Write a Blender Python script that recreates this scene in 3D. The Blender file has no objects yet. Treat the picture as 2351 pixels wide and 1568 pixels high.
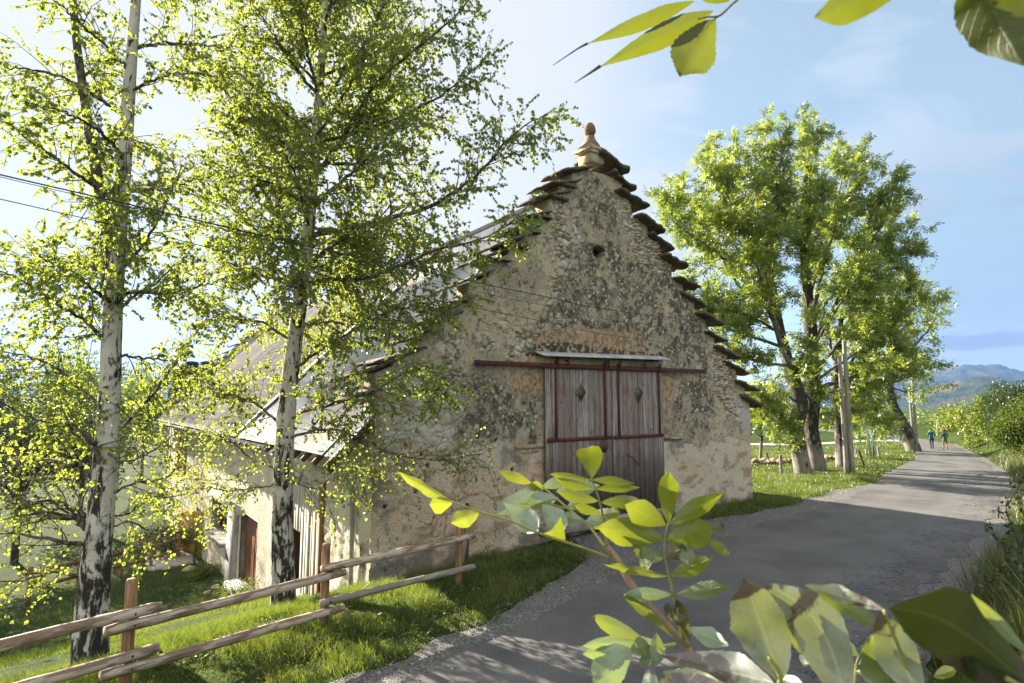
import bpy, math, random
import numpy as np
from mathutils import Vector
R = math.radians
SC = bpy.context.scene
COL = SC.collection
rng = random.Random(11)
nr = np.random.default_rng(7)

# ------------------------------------------------------------------ camera, world, sun, exposure
CAMZ = 3.1
F_PX, CXD, CYD = 1337.3, 1175.5, 784.0          # focal length and centre in the photo's 2351 px copy
PITCH = math.atan((931.0 - 784.0) / F_PX)
cam = bpy.data.cameras.new('camera')
cam_o = bpy.data.objects.new('camera', cam); COL.objects.link(cam_o)
cam_o.location = (0, 0, CAMZ); cam_o.rotation_euler = (math.pi / 2 + PITCH, 0, 0)
cam.sensor_width = 36; cam.lens = 36 * F_PX / 2351
cam.clip_start = 0.05; cam.clip_end = 20000
cam.dof.use_dof = True; cam.dof.focus_distance = 13; cam.dof.aperture_fstop = 11
SC.camera = cam_o
SUN_AZ, SUN_EL = 49.0, 24.0                      # azimuth to the left of the view direction
SUND = Vector((-math.sin(R(SUN_AZ)) * math.cos(R(SUN_EL)), math.cos(R(SUN_AZ)) * math.cos(R(SUN_EL)), math.sin(R(SUN_EL))))
sun = bpy.data.lights.new('sun', 'SUN'); sun.energy = 5.0; sun.angle = R(0.5); sun.color = (1, 0.90, 0.76)
sun_o = bpy.data.objects.new('sun', sun); COL.objects.link(sun_o)
sun_o.rotation_euler = SUND.to_track_quat('Z', 'Y').to_euler(); sun_o.location = (-20, 20, 30)
SC.view_settings.view_transform = 'Standard'; SC.view_settings.look = 'None'
SC.view_settings.gamma = 1; SC.view_settings.exposure = 2.2
SC.cycles.max_bounces = 7; SC.cycles.diffuse_bounces = 3; SC.cycles.glossy_bounces = 2
SC.cycles.transmission_bounces = 5; SC.cycles.caustics_reflective = False; SC.cycles.caustics_refractive = False

class NT:
    """terse node building: a socket, a number or a colour goes into an input by name or index"""
    def __init__(s, tree): s.t = tree
    def n(s, kind, out=0, props=None, **inp):
        nd = s.t.nodes.new(kind)
        for k, v in (props or {}).items(): setattr(nd, k, v)
        for k, v in inp.items():
            key = int(k[1:]) if k[0] == 'i' and k[1:].isdigit() else k.replace('_', ' ')
            sk = nd.inputs[key]
            if isinstance(v, bpy.types.NodeSocket): s.t.links.new(v, sk)
            elif isinstance(v, (tuple, list)) and len(v) == 3 and sk.type == 'RGBA': sk.default_value = (*v, 1)
            else: sk.default_value = v
        return nd.outputs[out]
    def math(s, op, a, b=0.0, clamp=False): return s.n('ShaderNodeMath', props={'operation': op, 'use_clamp': clamp}, i0=a, i1=b)
    def mix(s, f, a, b, mode='MIX'):
        nd = s.t.nodes.new('ShaderNodeMixRGB'); nd.blend_type = mode
        for k, v in ((0, f), (1, a), (2, b)):
            if isinstance(v, bpy.types.NodeSocket): s.t.links.new(v, nd.inputs[k])
            elif isinstance(v, (tuple, list)): nd.inputs[k].default_value = (*v[:3], 1)
            else: nd.inputs[k].default_value = v
        return nd.outputs[0]
    def ramp(s, fac, stops, interp='LINEAR'):
        nd = s.t.nodes.new('ShaderNodeValToRGB'); cr = nd.color_ramp; cr.interpolation = interp
        while len(cr.elements) < len(stops): cr.elements.new(0.5)
        for e, (p, c) in zip(cr.elements, stops):
            e.position = p; e.color = (c, c, c, 1) if isinstance(c, (int, float)) else (*c, 1)
        s.t.links.new(fac, nd.inputs[0]); return nd.outputs[0]
    def ss(s, x, a, b):
        nd = s.t.nodes.new('ShaderNodeMapRange'); nd.interpolation_type = 'SMOOTHSTEP'
        s.t.links.new(x, nd.inputs[0]); nd.inputs[1].default_value = a; nd.inputs[2].default_value = b
        return nd.outputs[0]
    def noise(s, vec, scale, detail=4, rough=0.55, dist=0.0, out=0):
        return s.n('ShaderNodeTexNoise', out=out, Vector=vec, Scale=scale, Detail=detail, Roughness=rough, Distortion=dist)
    def map(s, vec, scale=(1, 1, 1), rot=(0, 0, 0), loc=(0, 0, 0)):
        return s.n('ShaderNodeMapping', Vector=vec, Scale=scale, Rotation=rot, Location=loc)
    def obj(s): return s.n('ShaderNodeTexCoord', out=3)
    def attr(s, name, out=2): return s.n('ShaderNodeAttribute', out=out, props={'attribute_name': name})
    def bump(s, h, strength=0.5, dist=0.02, normal=None):
        kw = {'Height': h, 'Strength': strength, 'Distance': dist}
        if normal is not None: kw['Normal'] = normal
        return s.n('ShaderNodeBump', **kw)

world = bpy.data.worlds.new('World'); SC.world = world; world.use_nodes = True
W_ = NT(world.node_tree); world.node_tree.nodes.clear()
sky = world.node_tree.nodes.new('ShaderNodeTexSky'); sky.sky_type = 'NISHITA'; sky.sun_disc = False
sky.sun_elevation = R(SUN_EL); sky.sun_rotation = R(-SUN_AZ); sky.altitude = 900; sky.air_density = 1.0; sky.dust_density = 1.2; sky.ozone_density = 1.2
gd = W_.n('ShaderNodeTexCoord', out=0)
sx = world.node_tree.nodes.new('ShaderNodeSeparateXYZ'); world.node_tree.links.new(gd, sx.inputs[0])
zz = W_.math('ADD', W_.math('MAXIMUM', sx.outputs[2], 0.0), 0.22)
pxy = W_.n('ShaderNodeCombineXYZ', X=W_.math('DIVIDE', sx.outputs[0], zz), Y=W_.math('DIVIDE', sx.outputs[1], zz), Z=0.0)
c_big = W_.noise(W_.map(pxy, loc=(3.1, 0.7, 0)), 0.9, 3, 0.5, 0.4)
c_fine = W_.noise(W_.map(pxy, scale=(1.0, 1.6, 1), rot=(0, 0, 0.6), loc=(1.3, 5.2, 0)), 2.6, 9, 0.6, 0.5)
c_sum = W_.math('ADD', W_.math('MULTIPLY', c_big, 0.62), W_.math('MULTIPLY', c_fine, 0.38))
sdot = W_.n('ShaderNodeVectorMath', out=1, props={'operation': 'DOT_PRODUCT'}, i0=gd, i1=tuple(SUND))
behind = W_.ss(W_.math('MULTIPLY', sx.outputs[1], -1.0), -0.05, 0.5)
near_sun = W_.ss(sdot, 0.30, 0.85)
cl = W_.math('ADD', W_.ss(c_sum, 0.42, 0.60), W_.math('MULTIPLY', near_sun, 1.5), True)
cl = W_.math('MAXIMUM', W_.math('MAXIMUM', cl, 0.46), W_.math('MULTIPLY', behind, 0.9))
shade = W_.ss(W_.noise(W_.map(gd, scale=(1, 1, 1.7), loc=(0.4, 0.2, 0)), 3.2, 6, 0.55, 0.3), 0.34, 0.58)
low_r = W_.math('MULTIPLY', W_.ss(sx.outputs[0], 0.38, 0.62), W_.math('SUBTRACT', 1.0, W_.ss(sx.outputs[2], 0.10, 0.44)))
c_col = W_.mix(near_sun, (2.5, 2.98, 3.4), (3.45, 3.5, 3.5))
c_col = W_.mix(behind, c_col, (6.3, 6.2, 5.9))  # unseen clouds behind the camera made brighter to light the gable
cl = W_.math('MAXIMUM', cl, W_.math('MULTIPLY', low_r, 0.75))
c_col = W_.mix(W_.math('MULTIPLY', low_r, W_.math('ADD', 0.30, W_.math('MULTIPLY', shade, 0.70))), c_col, (1.05, 1.30, 1.58))
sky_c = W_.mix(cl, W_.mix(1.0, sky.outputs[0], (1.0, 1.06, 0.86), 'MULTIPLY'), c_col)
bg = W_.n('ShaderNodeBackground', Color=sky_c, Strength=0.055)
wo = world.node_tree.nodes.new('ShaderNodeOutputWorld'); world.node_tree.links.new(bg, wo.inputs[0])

# ------------------------------------------------------------------ building helpers
def px(x, y, dist):
    """the point at forward distance DIST on the sight line through x, y of the photo's 2351 px copy"""
    a = (x - CXD) / F_PX; b = -(y - CYD) / F_PX
    c, s = math.cos(PITCH), math.sin(PITCH)
    d = np.array([a, c - b * s, s + b * c])
    return np.array([0, 0, CAMZ]) + d * (dist / d[1])

class Acc:
    """collects vertices and faces of one mesh"""
    def __init__(s): s.V = []; s.F = {3: [], 4: []}; s.N = []; s.nv = 0; s.A = []
    def add(s, V, F, a=None):
        V = np.asarray(V, float).reshape(-1, 3)
        if isinstance(F, np.ndarray):
            s.F[F.shape[1]].append(F + s.nv)
        else:
            for f in F:
                if len(f) in (3, 4): s.F[len(f)].append(np.asarray([f]) + s.nv)
                else: s.N.append([i + s.nv for i in f])
        s.V.append(V); s.nv += len(V)
        s.A.append(np.full(len(V), 0.0 if a is None else a) if np.isscalar(a) or a is None else np.asarray(a, float))
        return s

def world_loc(o):
    v = Vector(o.location)
    while o.parent: o = o.parent; v += Vector(o.location)
    return v

def build(name, acc, mat, parent=None, smooth=False, loc=None, attrs=None):
    me = bpy.data.meshes.new(name)
    V = np.concatenate(acc.V) if acc.V else np.zeros((0, 3))
    base = np.array(world_loc(parent)) if parent else np.array(loc if loc is not None else (0, 0, 0), float)
    V = V - base
    groups = []
    for k in (3, 4):
        if acc.F[k]: groups.append(np.concatenate(acc.F[k]))
    loops = [g.ravel() for g in groups]; sizes = [np.full(len(g), g.shape[1]) for g in groups]
    for f in acc.N: loops.append(np.array(f)); sizes.append(np.array([len(f)]))
    loops = np.concatenate(loops).astype(np.int32); sizes = np.concatenate(sizes).astype(np.int32)
    me.vertices.add(len(V)); me.vertices.foreach_set('co', V.ravel().astype(np.float32))
    me.loops.add(len(loops)); me.loops.foreach_set('vertex_index', loops)
    me.polygons.add(len(sizes)); me.polygons.foreach_set('loop_start', np.concatenate([[0], np.cumsum(sizes)[:-1]]).astype(np.int32))
    me.update(calc_edges=True); me.validate()
    if smooth: me.polygons.foreach_set('use_smooth', np.ones(len(me.polygons), bool))
    at = dict(attrs or {})
    A = np.concatenate(acc.A)
    if np.any(A != 0): at['tint'] = A
    for k, v in at.items():
        v = np.asarray(v, np.float32)
        if v.ndim == 2:
            la = me.attributes.new(k, 'FLOAT_COLOR', 'POINT'); la.data.foreach_set('color', np.concatenate([v, np.ones((len(v), 1), np.float32)], 1).ravel())
        else:
            la = me.attributes.new(k, 'FLOAT', 'POINT'); la.data.foreach_set('value', v)
    if mat: me.materials.append(mat)
    o = bpy.data.objects.new(name, me); COL.objects.link(o)
    if parent: o.parent = parent
    else: o.location = base
    return o

def tag(o, label=None, cat=None, group=None, kind=None):
    if label: o['label'] = label
    if cat: o['category'] = cat
    if group: o['group'] = group
    if kind: o['kind'] = kind
    return o

def thing(name, loc, label, cat, group=None):
    o = bpy.data.objects.new(name, None); COL.objects.link(o); o.location = tuple(loc); o.empty_display_size = 0.2
    return tag(o, label, cat, group)

def norm(v):
    v = np.asarray(v, float); return v / (np.linalg.norm(v) + 1e-12)

def spline(pts, n):
    """n points along a Catmull-Rom curve through PTS"""
    P = np.asarray(pts, float); m = len(P)
    if m == 2: return P[0] + (P[1] - P[0]) * np.linspace(0, 1, n)[:, None]
    Q = np.vstack([2 * P[0] - P[1], P, 2 * P[-1] - P[-2]])
    u = np.linspace(0, m - 1 - 1e-6, n); i = u.astype(int); f = (u - i)[:, None]
    p0, p1, p2, p3 = Q[i], Q[i + 1], Q[i + 2], Q[i + 3]
    return 0.5 * (2 * p1 + (p2 - p0) * f + (2 * p0 - 5 * p1 + 4 * p2 - p3) * f**2 + (3 * p1 - p0 - 3 * p2 + p3) * f**3)

def tube(acc, pts, rad, sides=6, a=None, cap=True, wob=0.0):
    P = np.asarray(pts, float); n = len(P)
    rad = np.broadcast_to(np.asarray(rad, float), (n,)) if np.ndim(rad) == 0 or len(np.atleast_1d(rad)) == n else np.interp(np.linspace(0, 1, n), np.linspace(0, 1, len(rad)), rad)
    T = np.gradient(P, axis=0); T /= (np.linalg.norm(T, axis=1)[:, None] + 1e-12)
    up = np.array([0, 0, 1.0]) if abs(T[0, 2]) < 0.9 else np.array([1.0, 0, 0])
    N = np.zeros_like(P); N[0] = norm(np.cross(T[0], up))
    for i in range(1, n):
        v = N[i - 1] - T[i] * np.dot(N[i - 1], T[i]); N[i] = v / (np.linalg.norm(v) + 1e-12)
    Bn = np.cross(T, N)
    th = np.arange(sides) * 2 * np.pi / sides
    rr = rad[:, None] * (1 + (nr.uniform(-wob, wob, (n, sides)) if wob else 0))
    V = P[:, None, :] + rr[..., None] * (np.cos(th)[None, :, None] * N[:, None, :] + np.sin(th)[None, :, None] * Bn[:, None, :])
    i = np.arange(n - 1)[:, None] * sides; j = np.arange(sides)[None, :]; k = (j + 1) % sides
    F = np.stack([i + j, i + k, i + sides + k, i + sides + j], -1).reshape(-1, 4)
    acc.add(V.reshape(-1, 3), F, a)
    if cap:
        acc.N.append([acc.nv - n * sides + q for q in range(sides)][::-1]); acc.N.append([acc.nv - sides + q for q in range(sides)])
    return acc

def box(acc, c, sx_, sy_, sz_, ex=(1, 0, 0), ey=(0, 1, 0), ez=(0, 0, 1), jit=0.0, a=None):
    """a box about C with half sizes along three axes; its edges chamfered a little by a second ring"""
    c = np.asarray(c, float); E = np.array([ex, ey, ez], float)
    b = min(sx_, sy_, sz_) * 0.12
    V = []
    for sgnz in (-1, 1):
        for (ins, zz_) in ((0, sz_ - b), (b, sz_)) if sgnz > 0 else ((b, sz_), (0, sz_ - b)):
            for (x, y) in ((-1, -1), (1, -1), (1, 1), (-1, 1)):
                V.append([x * (sx_ - ins), y * (sy_ - ins), sgnz * zz_])
    V = np.array(V)
    if jit: V += nr.uniform(-jit, jit, V.shape)
    F = [(3, 2, 1, 0), (12, 13, 14, 15)]
    for r_ in range(3):
        for q in range(4): F.append((r_ * 4 + q, r_ * 4 + (q + 1) % 4, r_ * 4 + 4 + (q + 1) % 4, r_ * 4 + 4 + q))
    acc.add(c + V @ E, F, a); return acc

def lathe(acc, c, prof, sides=16, axis=(0, 0, 1), wob=0.0):
    c = np.asarray(c, float)
    return tube(acc, [c + np.asarray(axis, float) * z for r_, z in prof], [r_ for r_, z in prof], sides, wob=wob)

def prism(acc, outline, ext):
    """closed polygon OUTLINE (3-D points) pushed along EXT"""
    P = np.asarray(outline, float); n = len(P)
    acc.add(np.vstack([P, P + np.asarray(ext, float)]), [tuple(range(n))[::-1], tuple(range(n, 2 * n))] + [(i, (i + 1) % n, n + (i + 1) % n, n + i) for i in range(n)])
    return acc

def smoothstep(a, b, x):
    t_ = np.clip((np.asarray(x, float) - a) / (b - a), 0, 1); return t_ * t_ * (3 - 2 * t_)
def h2(ix, iy, seed):
    n = (ix.astype(np.int64) * 374761393 + iy.astype(np.int64) * 668265263 + seed * 1442695041) & 0xffffffff
    n = ((n ^ (n >> 13)) * 1274126177) & 0xffffffff
    return ((n ^ (n >> 16)) & 0xffffff) / float(0xffffff)
def vnoise(x, y, seed=0):
    ix, iy = np.floor(x), np.floor(y); fx, fy = x - ix, y - iy
    fx = fx * fx * (3 - 2 * fx); fy = fy * fy * (3 - 2 * fy)
    a, b = h2(ix, iy, seed), h2(ix + 1, iy, seed); c, d = h2(ix, iy + 1, seed), h2(ix + 1, iy + 1, seed)
    return (a * (1 - fx) + b * fx) * (1 - fy) + (c * (1 - fx) + d * fx) * fy
def fbm(x, y, seed=0, oct=4):
    s = 0; a = 0.5; t_ = 0
    for o in range(oct): s = s + a * vnoise(x * 2**o + 17.3 * o, y * 2**o - 9.1 * o, seed + o); t_ += a; a *= 0.5
    return s / t_
def worley(x, y, seed=0, jit=0.9):
    ix, iy = np.floor(x), np.floor(y)
    f1 = np.full(x.shape, 9.0); f2 = f1.copy(); idn = np.zeros(x.shape)
    for dx in (-1, 0, 1):
        for dy in (-1, 0, 1):
            cx_, cy_ = ix + dx, iy + dy
            d = np.hypot(cx_ + 0.5 + jit * (h2(cx_, cy_, seed) - 0.5) - x, cy_ + 0.5 + jit * (h2(cx_, cy_, seed + 5) - 0.5) - y)
            near = d < f1
            f2 = np.where(near, f1, np.minimum(f2, d)); idn = np.where(near, h2(cx_, cy_, seed + 9), idn); f1 = np.where(near, d, f1)
    return f1, f2, idn
def inpoly(x, y, poly):
    ins = np.zeros(x.shape, bool); n = len(poly)
    for i in range(n):
        (x0, y0), (x1, y1) = poly[i], poly[(i + 1) % n]
        if y0 == y1: continue
        ins ^= ((y0 > y) != (y1 > y)) & (x < (x1 - x0) * (y - y0) / (y1 - y0) + x0)
    return ins

# ------------------------------------------------------------------ layout frames
TH = R(54.0)
BU = np.array([math.sin(TH), math.cos(TH), 0.0]); BW = np.array([-math.cos(TH), math.sin(TH), 0.0]); BZ = np.array([0, 0, 1.0])
BL = np.array([-2.75, 11.72, 0.0])               # front left corner of the barn
def B(t, s, z): return BL + BU * t + BW * s + BZ * z
RO = np.array([3.0, 10.0]); RA = norm([0.70, 0.714]); RR = np.array([RA[1], -RA[0]])
def vq(x, y):
    return (x - RO[0]) * RA[0] + (y - RO[1]) * RA[1], (x - RO[0]) * RR[0] + (y - RO[1]) * RR[1]
def fromvq(v, q): return RO[0] + RA[0] * v + RR[0] * q, RO[1] + RA[1] * v + RR[1] * q
AL = ([-14, -4.7, -2.5, .8, 3.5, 6.5, 10, 15.6, 24.5, 34, 47, 60, 75, 90], [-.95, -.95, -1.15, -1.5, -1.45, -1.5, -1.15, -1.25, -2.0, -2.95, -4.9, -8.6, -16, -28])
AR = ([-14, 3, 10, 19, 27, 35, 45, 60, 75, 90], [2.6, 2.7, 2.85, 2.5, 1.6, .45, -1.2, -4.6, -12, -24])
GL = ([-14, -5.7, -3.4, -.85, .78, 2.3, 4.3, 5.0, 5.9, 7.3, 10.3, 14.3, 18, 23, 28, 36, 47, 60, 75, 90],
      [-1.4, -1.44, -1.57, -2.16, -2.7, -4.6, -4.6, -3.1, -2.9, -2.5, -2.0, -2.15, -1.5, -2.1, -2.5, -3.3, -5.3, -9.0, -16.5, -28.5])
GR = ([-14, 3, 10, 19, 27, 35, 45, 60, 75, 90], [3.35, 3.33, 3.25, 2.95, 2.05, .9, -.8, -4.2, -11.5, -23.5])
def edge(tab, v): return np.interp(v, tab[0], tab[1])
NLX, NLY = -0.77, 0.64
def gz(x, y):
    """height of the ground"""
    x = np.asarray(x, float); y = np.asarray(y, float)
    d = (x + 2.64) * NLX + (y - 8.58) * NLY
    t = (x - BL[0]) * BU[0] + (y - BL[1]) * BU[1]
    v, q = vq(x, y)
    zl = np.interp(d, [-1, 0, 1, 2.3, 2.8, 3.6, 5.1, 7, 10.8, 14, 18, 20.5, 40, 90, 500], [0, 0, -.13, -.46, -.60, -.83, -1.33, -1.76, -2.86, -3.25, -3.45, -3.8, -4.1, -4.1, 9])
    wt = 1 - smoothstep(5, 13, t)
    z = zl * wt - 0.55 * smoothstep(20, 50, v) * (1 - 0.6 * wt)
    z = z - 0.55 * smoothstep(0.5, 10, edge(GL, v) - q) * (1 - wt) * smoothstep(12, 24, v)
    e = q - edge(GR, v)
    b = smoothstep(-3, 6, v)
    z = z + 1.5 * smoothstep(0, 1.9, e) * (1 - b) + b * (0.9 * smoothstep(0, 2.6, e) + 0.4 * smoothstep(3, 14, e))
    return z + 0.05 * (fbm(x * 0.6, y * 0.6, 3) - 0.5) * np.clip(np.abs(q - 1) - 2.5, 0, 1)
def gpt(x, y):
    """where the sight line through photo pixel x, y meets the ground"""
    d0 = 4.0
    for k in range(4000):
        p = px(x, y, d0)
        if p[2] < gz(p[0], p[1]): return p
        d0 *= 1.002
    return p
def ground(x, y, up=0.0): return np.array([x, y, float(gz(x, y)) + up])
# ------------------------------------------------------------------ materials
def mat(name):
    m = bpy.data.materials.new(name); m.use_nodes = True; m.node_tree.nodes.clear()
    t = NT(m.node_tree); out = m.node_tree.nodes.new('ShaderNodeOutputMaterial')
    def done(sh): m.node_tree.links.new(sh, out.inputs[0]); return m
    return t, done
def pbr(t, col, rough=0.8, normal=None, metal=0.0, spec=0.4):
    kw = {'Base_Color': col, 'Roughness': rough, 'Metallic': metal, 'Specular_IOR_Level': spec}
    if normal is not None: kw['Normal'] = normal
    return t.n('ShaderNodeBsdfPrincipled', **kw)

def m_plain(name, col, rough=0.7, var=0.25, scale=6.0, metal=0.0, bump=0.3, bd=0.01, col2=None):
    t, done = mat(name); o = t.obj()
    n = t.noise(o, scale, 6, 0.6); n2 = t.noise(o, scale * 7, 4, 0.6)
    c2 = col2 or tuple(c * (1 - var) for c in col)
    c = t.mix(t.ss(n, 0.35, 0.65), tuple(c2), tuple(min(1, k * (1 + var * 0.5)) for k in col))
    c = t.mix(t.math('MULTIPLY', n2, 0.35), c, tuple(k * 0.55 for k in col))
    return done(pbr(t, c, rough, t.bump(n2, bump, bd), metal))

def m_leaf(name, dark, light, yellow, transl, tr=0.5, gloss=0.10, grough=0.38):
    """thin leaf: reflecting, letting light through, a little sheen; 'tint' varies leaf by leaf"""
    t, done = mat(name); a = t.attr('tint')
    c = t.ramp(a, [(0.0, dark), (0.62, light), (0.90, light), (1.0, yellow)])
    ct = t.mix(t.ss(a, 0.2, 1.0), transl, tuple(min(1, k * f) for k, f in zip(transl, (1.35, 1.12, 1.0))))
    df = t.n('ShaderNodeBsdfDiffuse', Color=c)
    tl = t.n('ShaderNodeBsdfTranslucent', Color=ct)
    m1 = t.n('ShaderNodeMixShader', i0=tr, i1=df, i2=tl)
    gl = t.n('ShaderNodeBsdfGlossy', Color=(0.9, 0.95, 0.9), Roughness=grough)
    return done(t.n('ShaderNodeMixShader', i0=gloss, i1=m1, i2=gl))
M = {}
M['birch_leaf'] = m_leaf('birch leaf', (0.03, 0.06, 0.012), (0.07, 0.115, 0.020), (0.20, 0.18, 0.025), (0.40, 0.50, 0.06), 0.60, 0.06)
M['ash_leaf'] = m_leaf('ash leaf', (0.05, 0.085, 0.015), (0.10, 0.15, 0.022), (0.22, 0.20, 0.03), (0.33, 0.43, 0.06), 0.54, 0.05)
M['bush_leaf'] = m_leaf('bush leaf', (0.035, 0.065, 0.012), (0.08, 0.12, 0.018), (0.16, 0.15, 0.02), (0.17, 0.24, 0.03), 0.45, 0.02)
M['dark_leaf'] = m_leaf('dark leaf', (0.02, 0.035, 0.012), (0.04, 0.065, 0.018), (0.07, 0.08, 0.02), (0.07, 0.11, 0.02), 0.3, 0.06)
M['grass'] = m_leaf('grass blade', (0.022, 0.050, 0.008), (0.060, 0.105, 0.013), (0.30, 0.25, 0.10), (0.24, 0.33, 0.03), 0.45, 0.05)
M['bank_grass'] = m_leaf('bank grass blade', (0.035, 0.055, 0.012), (0.07, 0.095, 0.018), (0.28, 0.23, 0.11), (0.16, 0.20, 0.03), 0.4, 0.05)

def m_bark(name, light, dark, base_dark=0.0, lent=True, sc=1.0, cut=0.56, zr=3.2):
    t, done = mat(name); o = t.obj()
    z = t.n('ShaderNodeSeparateXYZ', out=2, Vector=o)
    len_ = t.noise(t.map(o, (5 * sc, 5 * sc, 38 * sc)), 1.0, 4, 0.6)
    big = t.noise(t.map(o, (3.2 * sc, 3.2 * sc, 2.0 * sc)), 1.0, 5, 0.65, 0.8)
    low = t.math('MULTIPLY', t.math('SUBTRACT', 1.0, t.ss(z, 0.2, zr)), base_dark)
    fis = t.noise(t.map(o, (13 * sc, 13 * sc, 3.0 * sc)), 1.0, 6, 0.65, 0.6)
    dk = t.ss(t.math('ADD', t.math('ADD', t.math('MULTIPLY', big, 0.55), t.math('MULTIPLY', fis, 0.45)), low), cut, cut + 0.06)
    c = t.mix(t.ss(t.noise(o, 2.0, 3), 0.3, 0.7), light, tuple(k * f for k, f in zip(light, (0.80, 0.76, 0.70))))
    if lent: c = t.mix(t.math('MULTIPLY', t.ss(len_, 0.60, 0.70), 0.75), c, tuple(k * 0.28 for k in light))
    c = t.mix(dk, c, dark)
    c = t.mix(t.math('MULTIPLY', t.ss(t.noise(o, 9.0, 4, 0.6), 0.66, 0.70), 0.7), c, (0.30, 0.26, 0.06))
    hgt = t.math('ADD', t.math('MULTIPLY', dk, 0.5), t.math('ADD', t.math('MULTIPLY', fis, 0.5), t.math('MULTIPLY', len_, 0.25)))
    return done(pbr(t, c, 0.85, t.bump(hgt, 0.8, 0.03)))
M['birch_bark'] = m_bark('birch bark', (0.58, 0.56, 0.52), (0.026, 0.023, 0.020), 0.075, cut=0.512)
M['birch_limb'] = m_bark('birch limb bark', (0.17, 0.15, 0.125), (0.030, 0.026, 0.022), 0.0, True, 1.6, 0.50)
M['twig'] = m_plain('dark twig bark', (0.055, 0.042, 0.034), 0.85, 0.3, 8)
M['ash_bark'] = m_bark('ash bark', (0.22, 0.205, 0.175), (0.034, 0.029, 0.022), -0.13, False, 0.8, 0.42, 2.0)
M['ash_limb'] = m_plain('ash limb bark', (0.13, 0.12, 0.10), 0.9, 0.5, 3, bd=0.03)

def m_wood(name, a, b, axis_scale, rough=0.75, grain=0.6, ring=0.5):
    """round or sawn timber with the grain running along one object axis"""
    t, done = mat(name); o = t.obj()
    v = t.map(o, axis_scale)
    g = t.noise(v, 1.0, 5, 0.6, 1.2)
    w = t.n('ShaderNodeTexWave', out=1, props={'wave_type': 'RINGS', 'rings_direction': 'X'}, Vector=v, Scale=0.55, Distortion=6.0, Detail=3.0, Detail_Scale=1.1)
    f = t.math('ADD', t.math('MULTIPLY', g, 1 - ring), t.math('MULTIPLY', w, ring))
    c = t.mix(t.ss(f, 0.30, 0.68), a, b)
    tn = t.attr('tint'); c = t.mix(t.math('MULTIPLY', tn, 0.8), c, (0.25, 0.235, 0.20))
    c = t.mix(t.math('MULTIPLY', t.ss(t.noise(o, 3.0, 4), 0.5, 0.7), 0.45), c, tuple(k * 0.55 for k in b))
    split = t.noise(t.map(o, tuple(k * (0.35 if k < 6 else 2.2) for k in axis_scale)), 1.0, 3, 0.5); c = t.mix(t.math('MULTIPLY', t.ss(split, 0.655, 0.68), 0.85), c, tuple(k * 0.12 for k in b))
    kn = t.n('ShaderNodeTexVoronoi', out=0, Vector=t.map(o, tuple(k * (0.55 if k < 6 else 0.28) for k in axis_scale)), Scale=1.0); c = t.mix(t.math('MULTIPLY', t.math('SUBTRACT', 1.0, t.ss(kn, 0.06, 0.16)), 0.7), c, tuple(k * 0.35 for k in a))
    return done(pbr(t, c, rough, t.bump(f, grain, 0.006)))
M['rail'] = m_wood('peeled fence rail', (0.22, 0.14, 0.09), (0.52, 0.42, 0.315), (4.2, 22, 22), ring=0.4)
M['post'] = m_wood('fence post wood', (0.15, 0.075, 0.035), (0.34, 0.20, 0.10), (20, 20, 2.0), ring=0.1)
M['grey_post'] = m_wood('weathered post wood', (0.13, 0.115, 0.095), (0.36, 0.33, 0.28), (20, 20, 1.2), ring=0.0)
M['dark_post'] = m_wood('dark stained post wood', (0.05, 0.028, 0.016), (0.12, 0.065, 0.035), (16, 16, 2.0), ring=0.0)
M['brown_plank'] = m_wood('brown door planks', (0.10, 0.035, 0.012), (0.20, 0.075, 0.028), (26, 26, 1.4), 0.5, ring=0.1)
M['ochre_plank'] = m_wood('ochre door wood', (0.40, 0.20, 0.03), (0.55, 0.32, 0.06), (20, 20, 1.4), 0.6, ring=0.1)
M['white_plank'] = m_wood('pale weathered planks', (0.28, 0.24, 0.19), (0.60, 0.55, 0.47), (34, 34, 1.1), 0.85, ring=0.1)

# barn door planks: grey weathered wood with remains of red paint
t, done = mat('barn door planks'); o = t.obj(); tn = t.attr('tint')
g = t.noise(t.map(o, (30, 30, 1.2)), 1.0, 6, 0.65, 0.8)
blot = t.noise(t.map(o, (4.5, 4.5, 1.6)), 1.0, 6, 0.7, 0.6)
c = t.mix(t.ss(g, 0.30, 0.70), (0.085, 0.068, 0.056), (0.46, 0.42, 0.375))
c = t.mix(t.ss(tn, 0.0, 1.0), c, t.mix(0.6, c, (0.14, 0.115, 0.10)))
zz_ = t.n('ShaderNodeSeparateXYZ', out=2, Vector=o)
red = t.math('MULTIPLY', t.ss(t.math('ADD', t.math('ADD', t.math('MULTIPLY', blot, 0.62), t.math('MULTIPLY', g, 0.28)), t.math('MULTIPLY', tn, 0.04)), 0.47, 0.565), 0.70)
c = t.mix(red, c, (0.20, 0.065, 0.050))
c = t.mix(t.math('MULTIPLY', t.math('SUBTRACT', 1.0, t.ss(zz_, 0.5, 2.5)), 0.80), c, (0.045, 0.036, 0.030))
c = t.mix(t.math('MULTIPLY', t.ss(t.noise(o, 5.5, 3, 0.5, 1.0), 0.665, 0.69), 0.7), c, (0.06, 0.04, 0.03))
M['barn_plank'] = done(pbr(t, c, 0.85, t.bump(g, 0.6, 0.008)))

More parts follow.
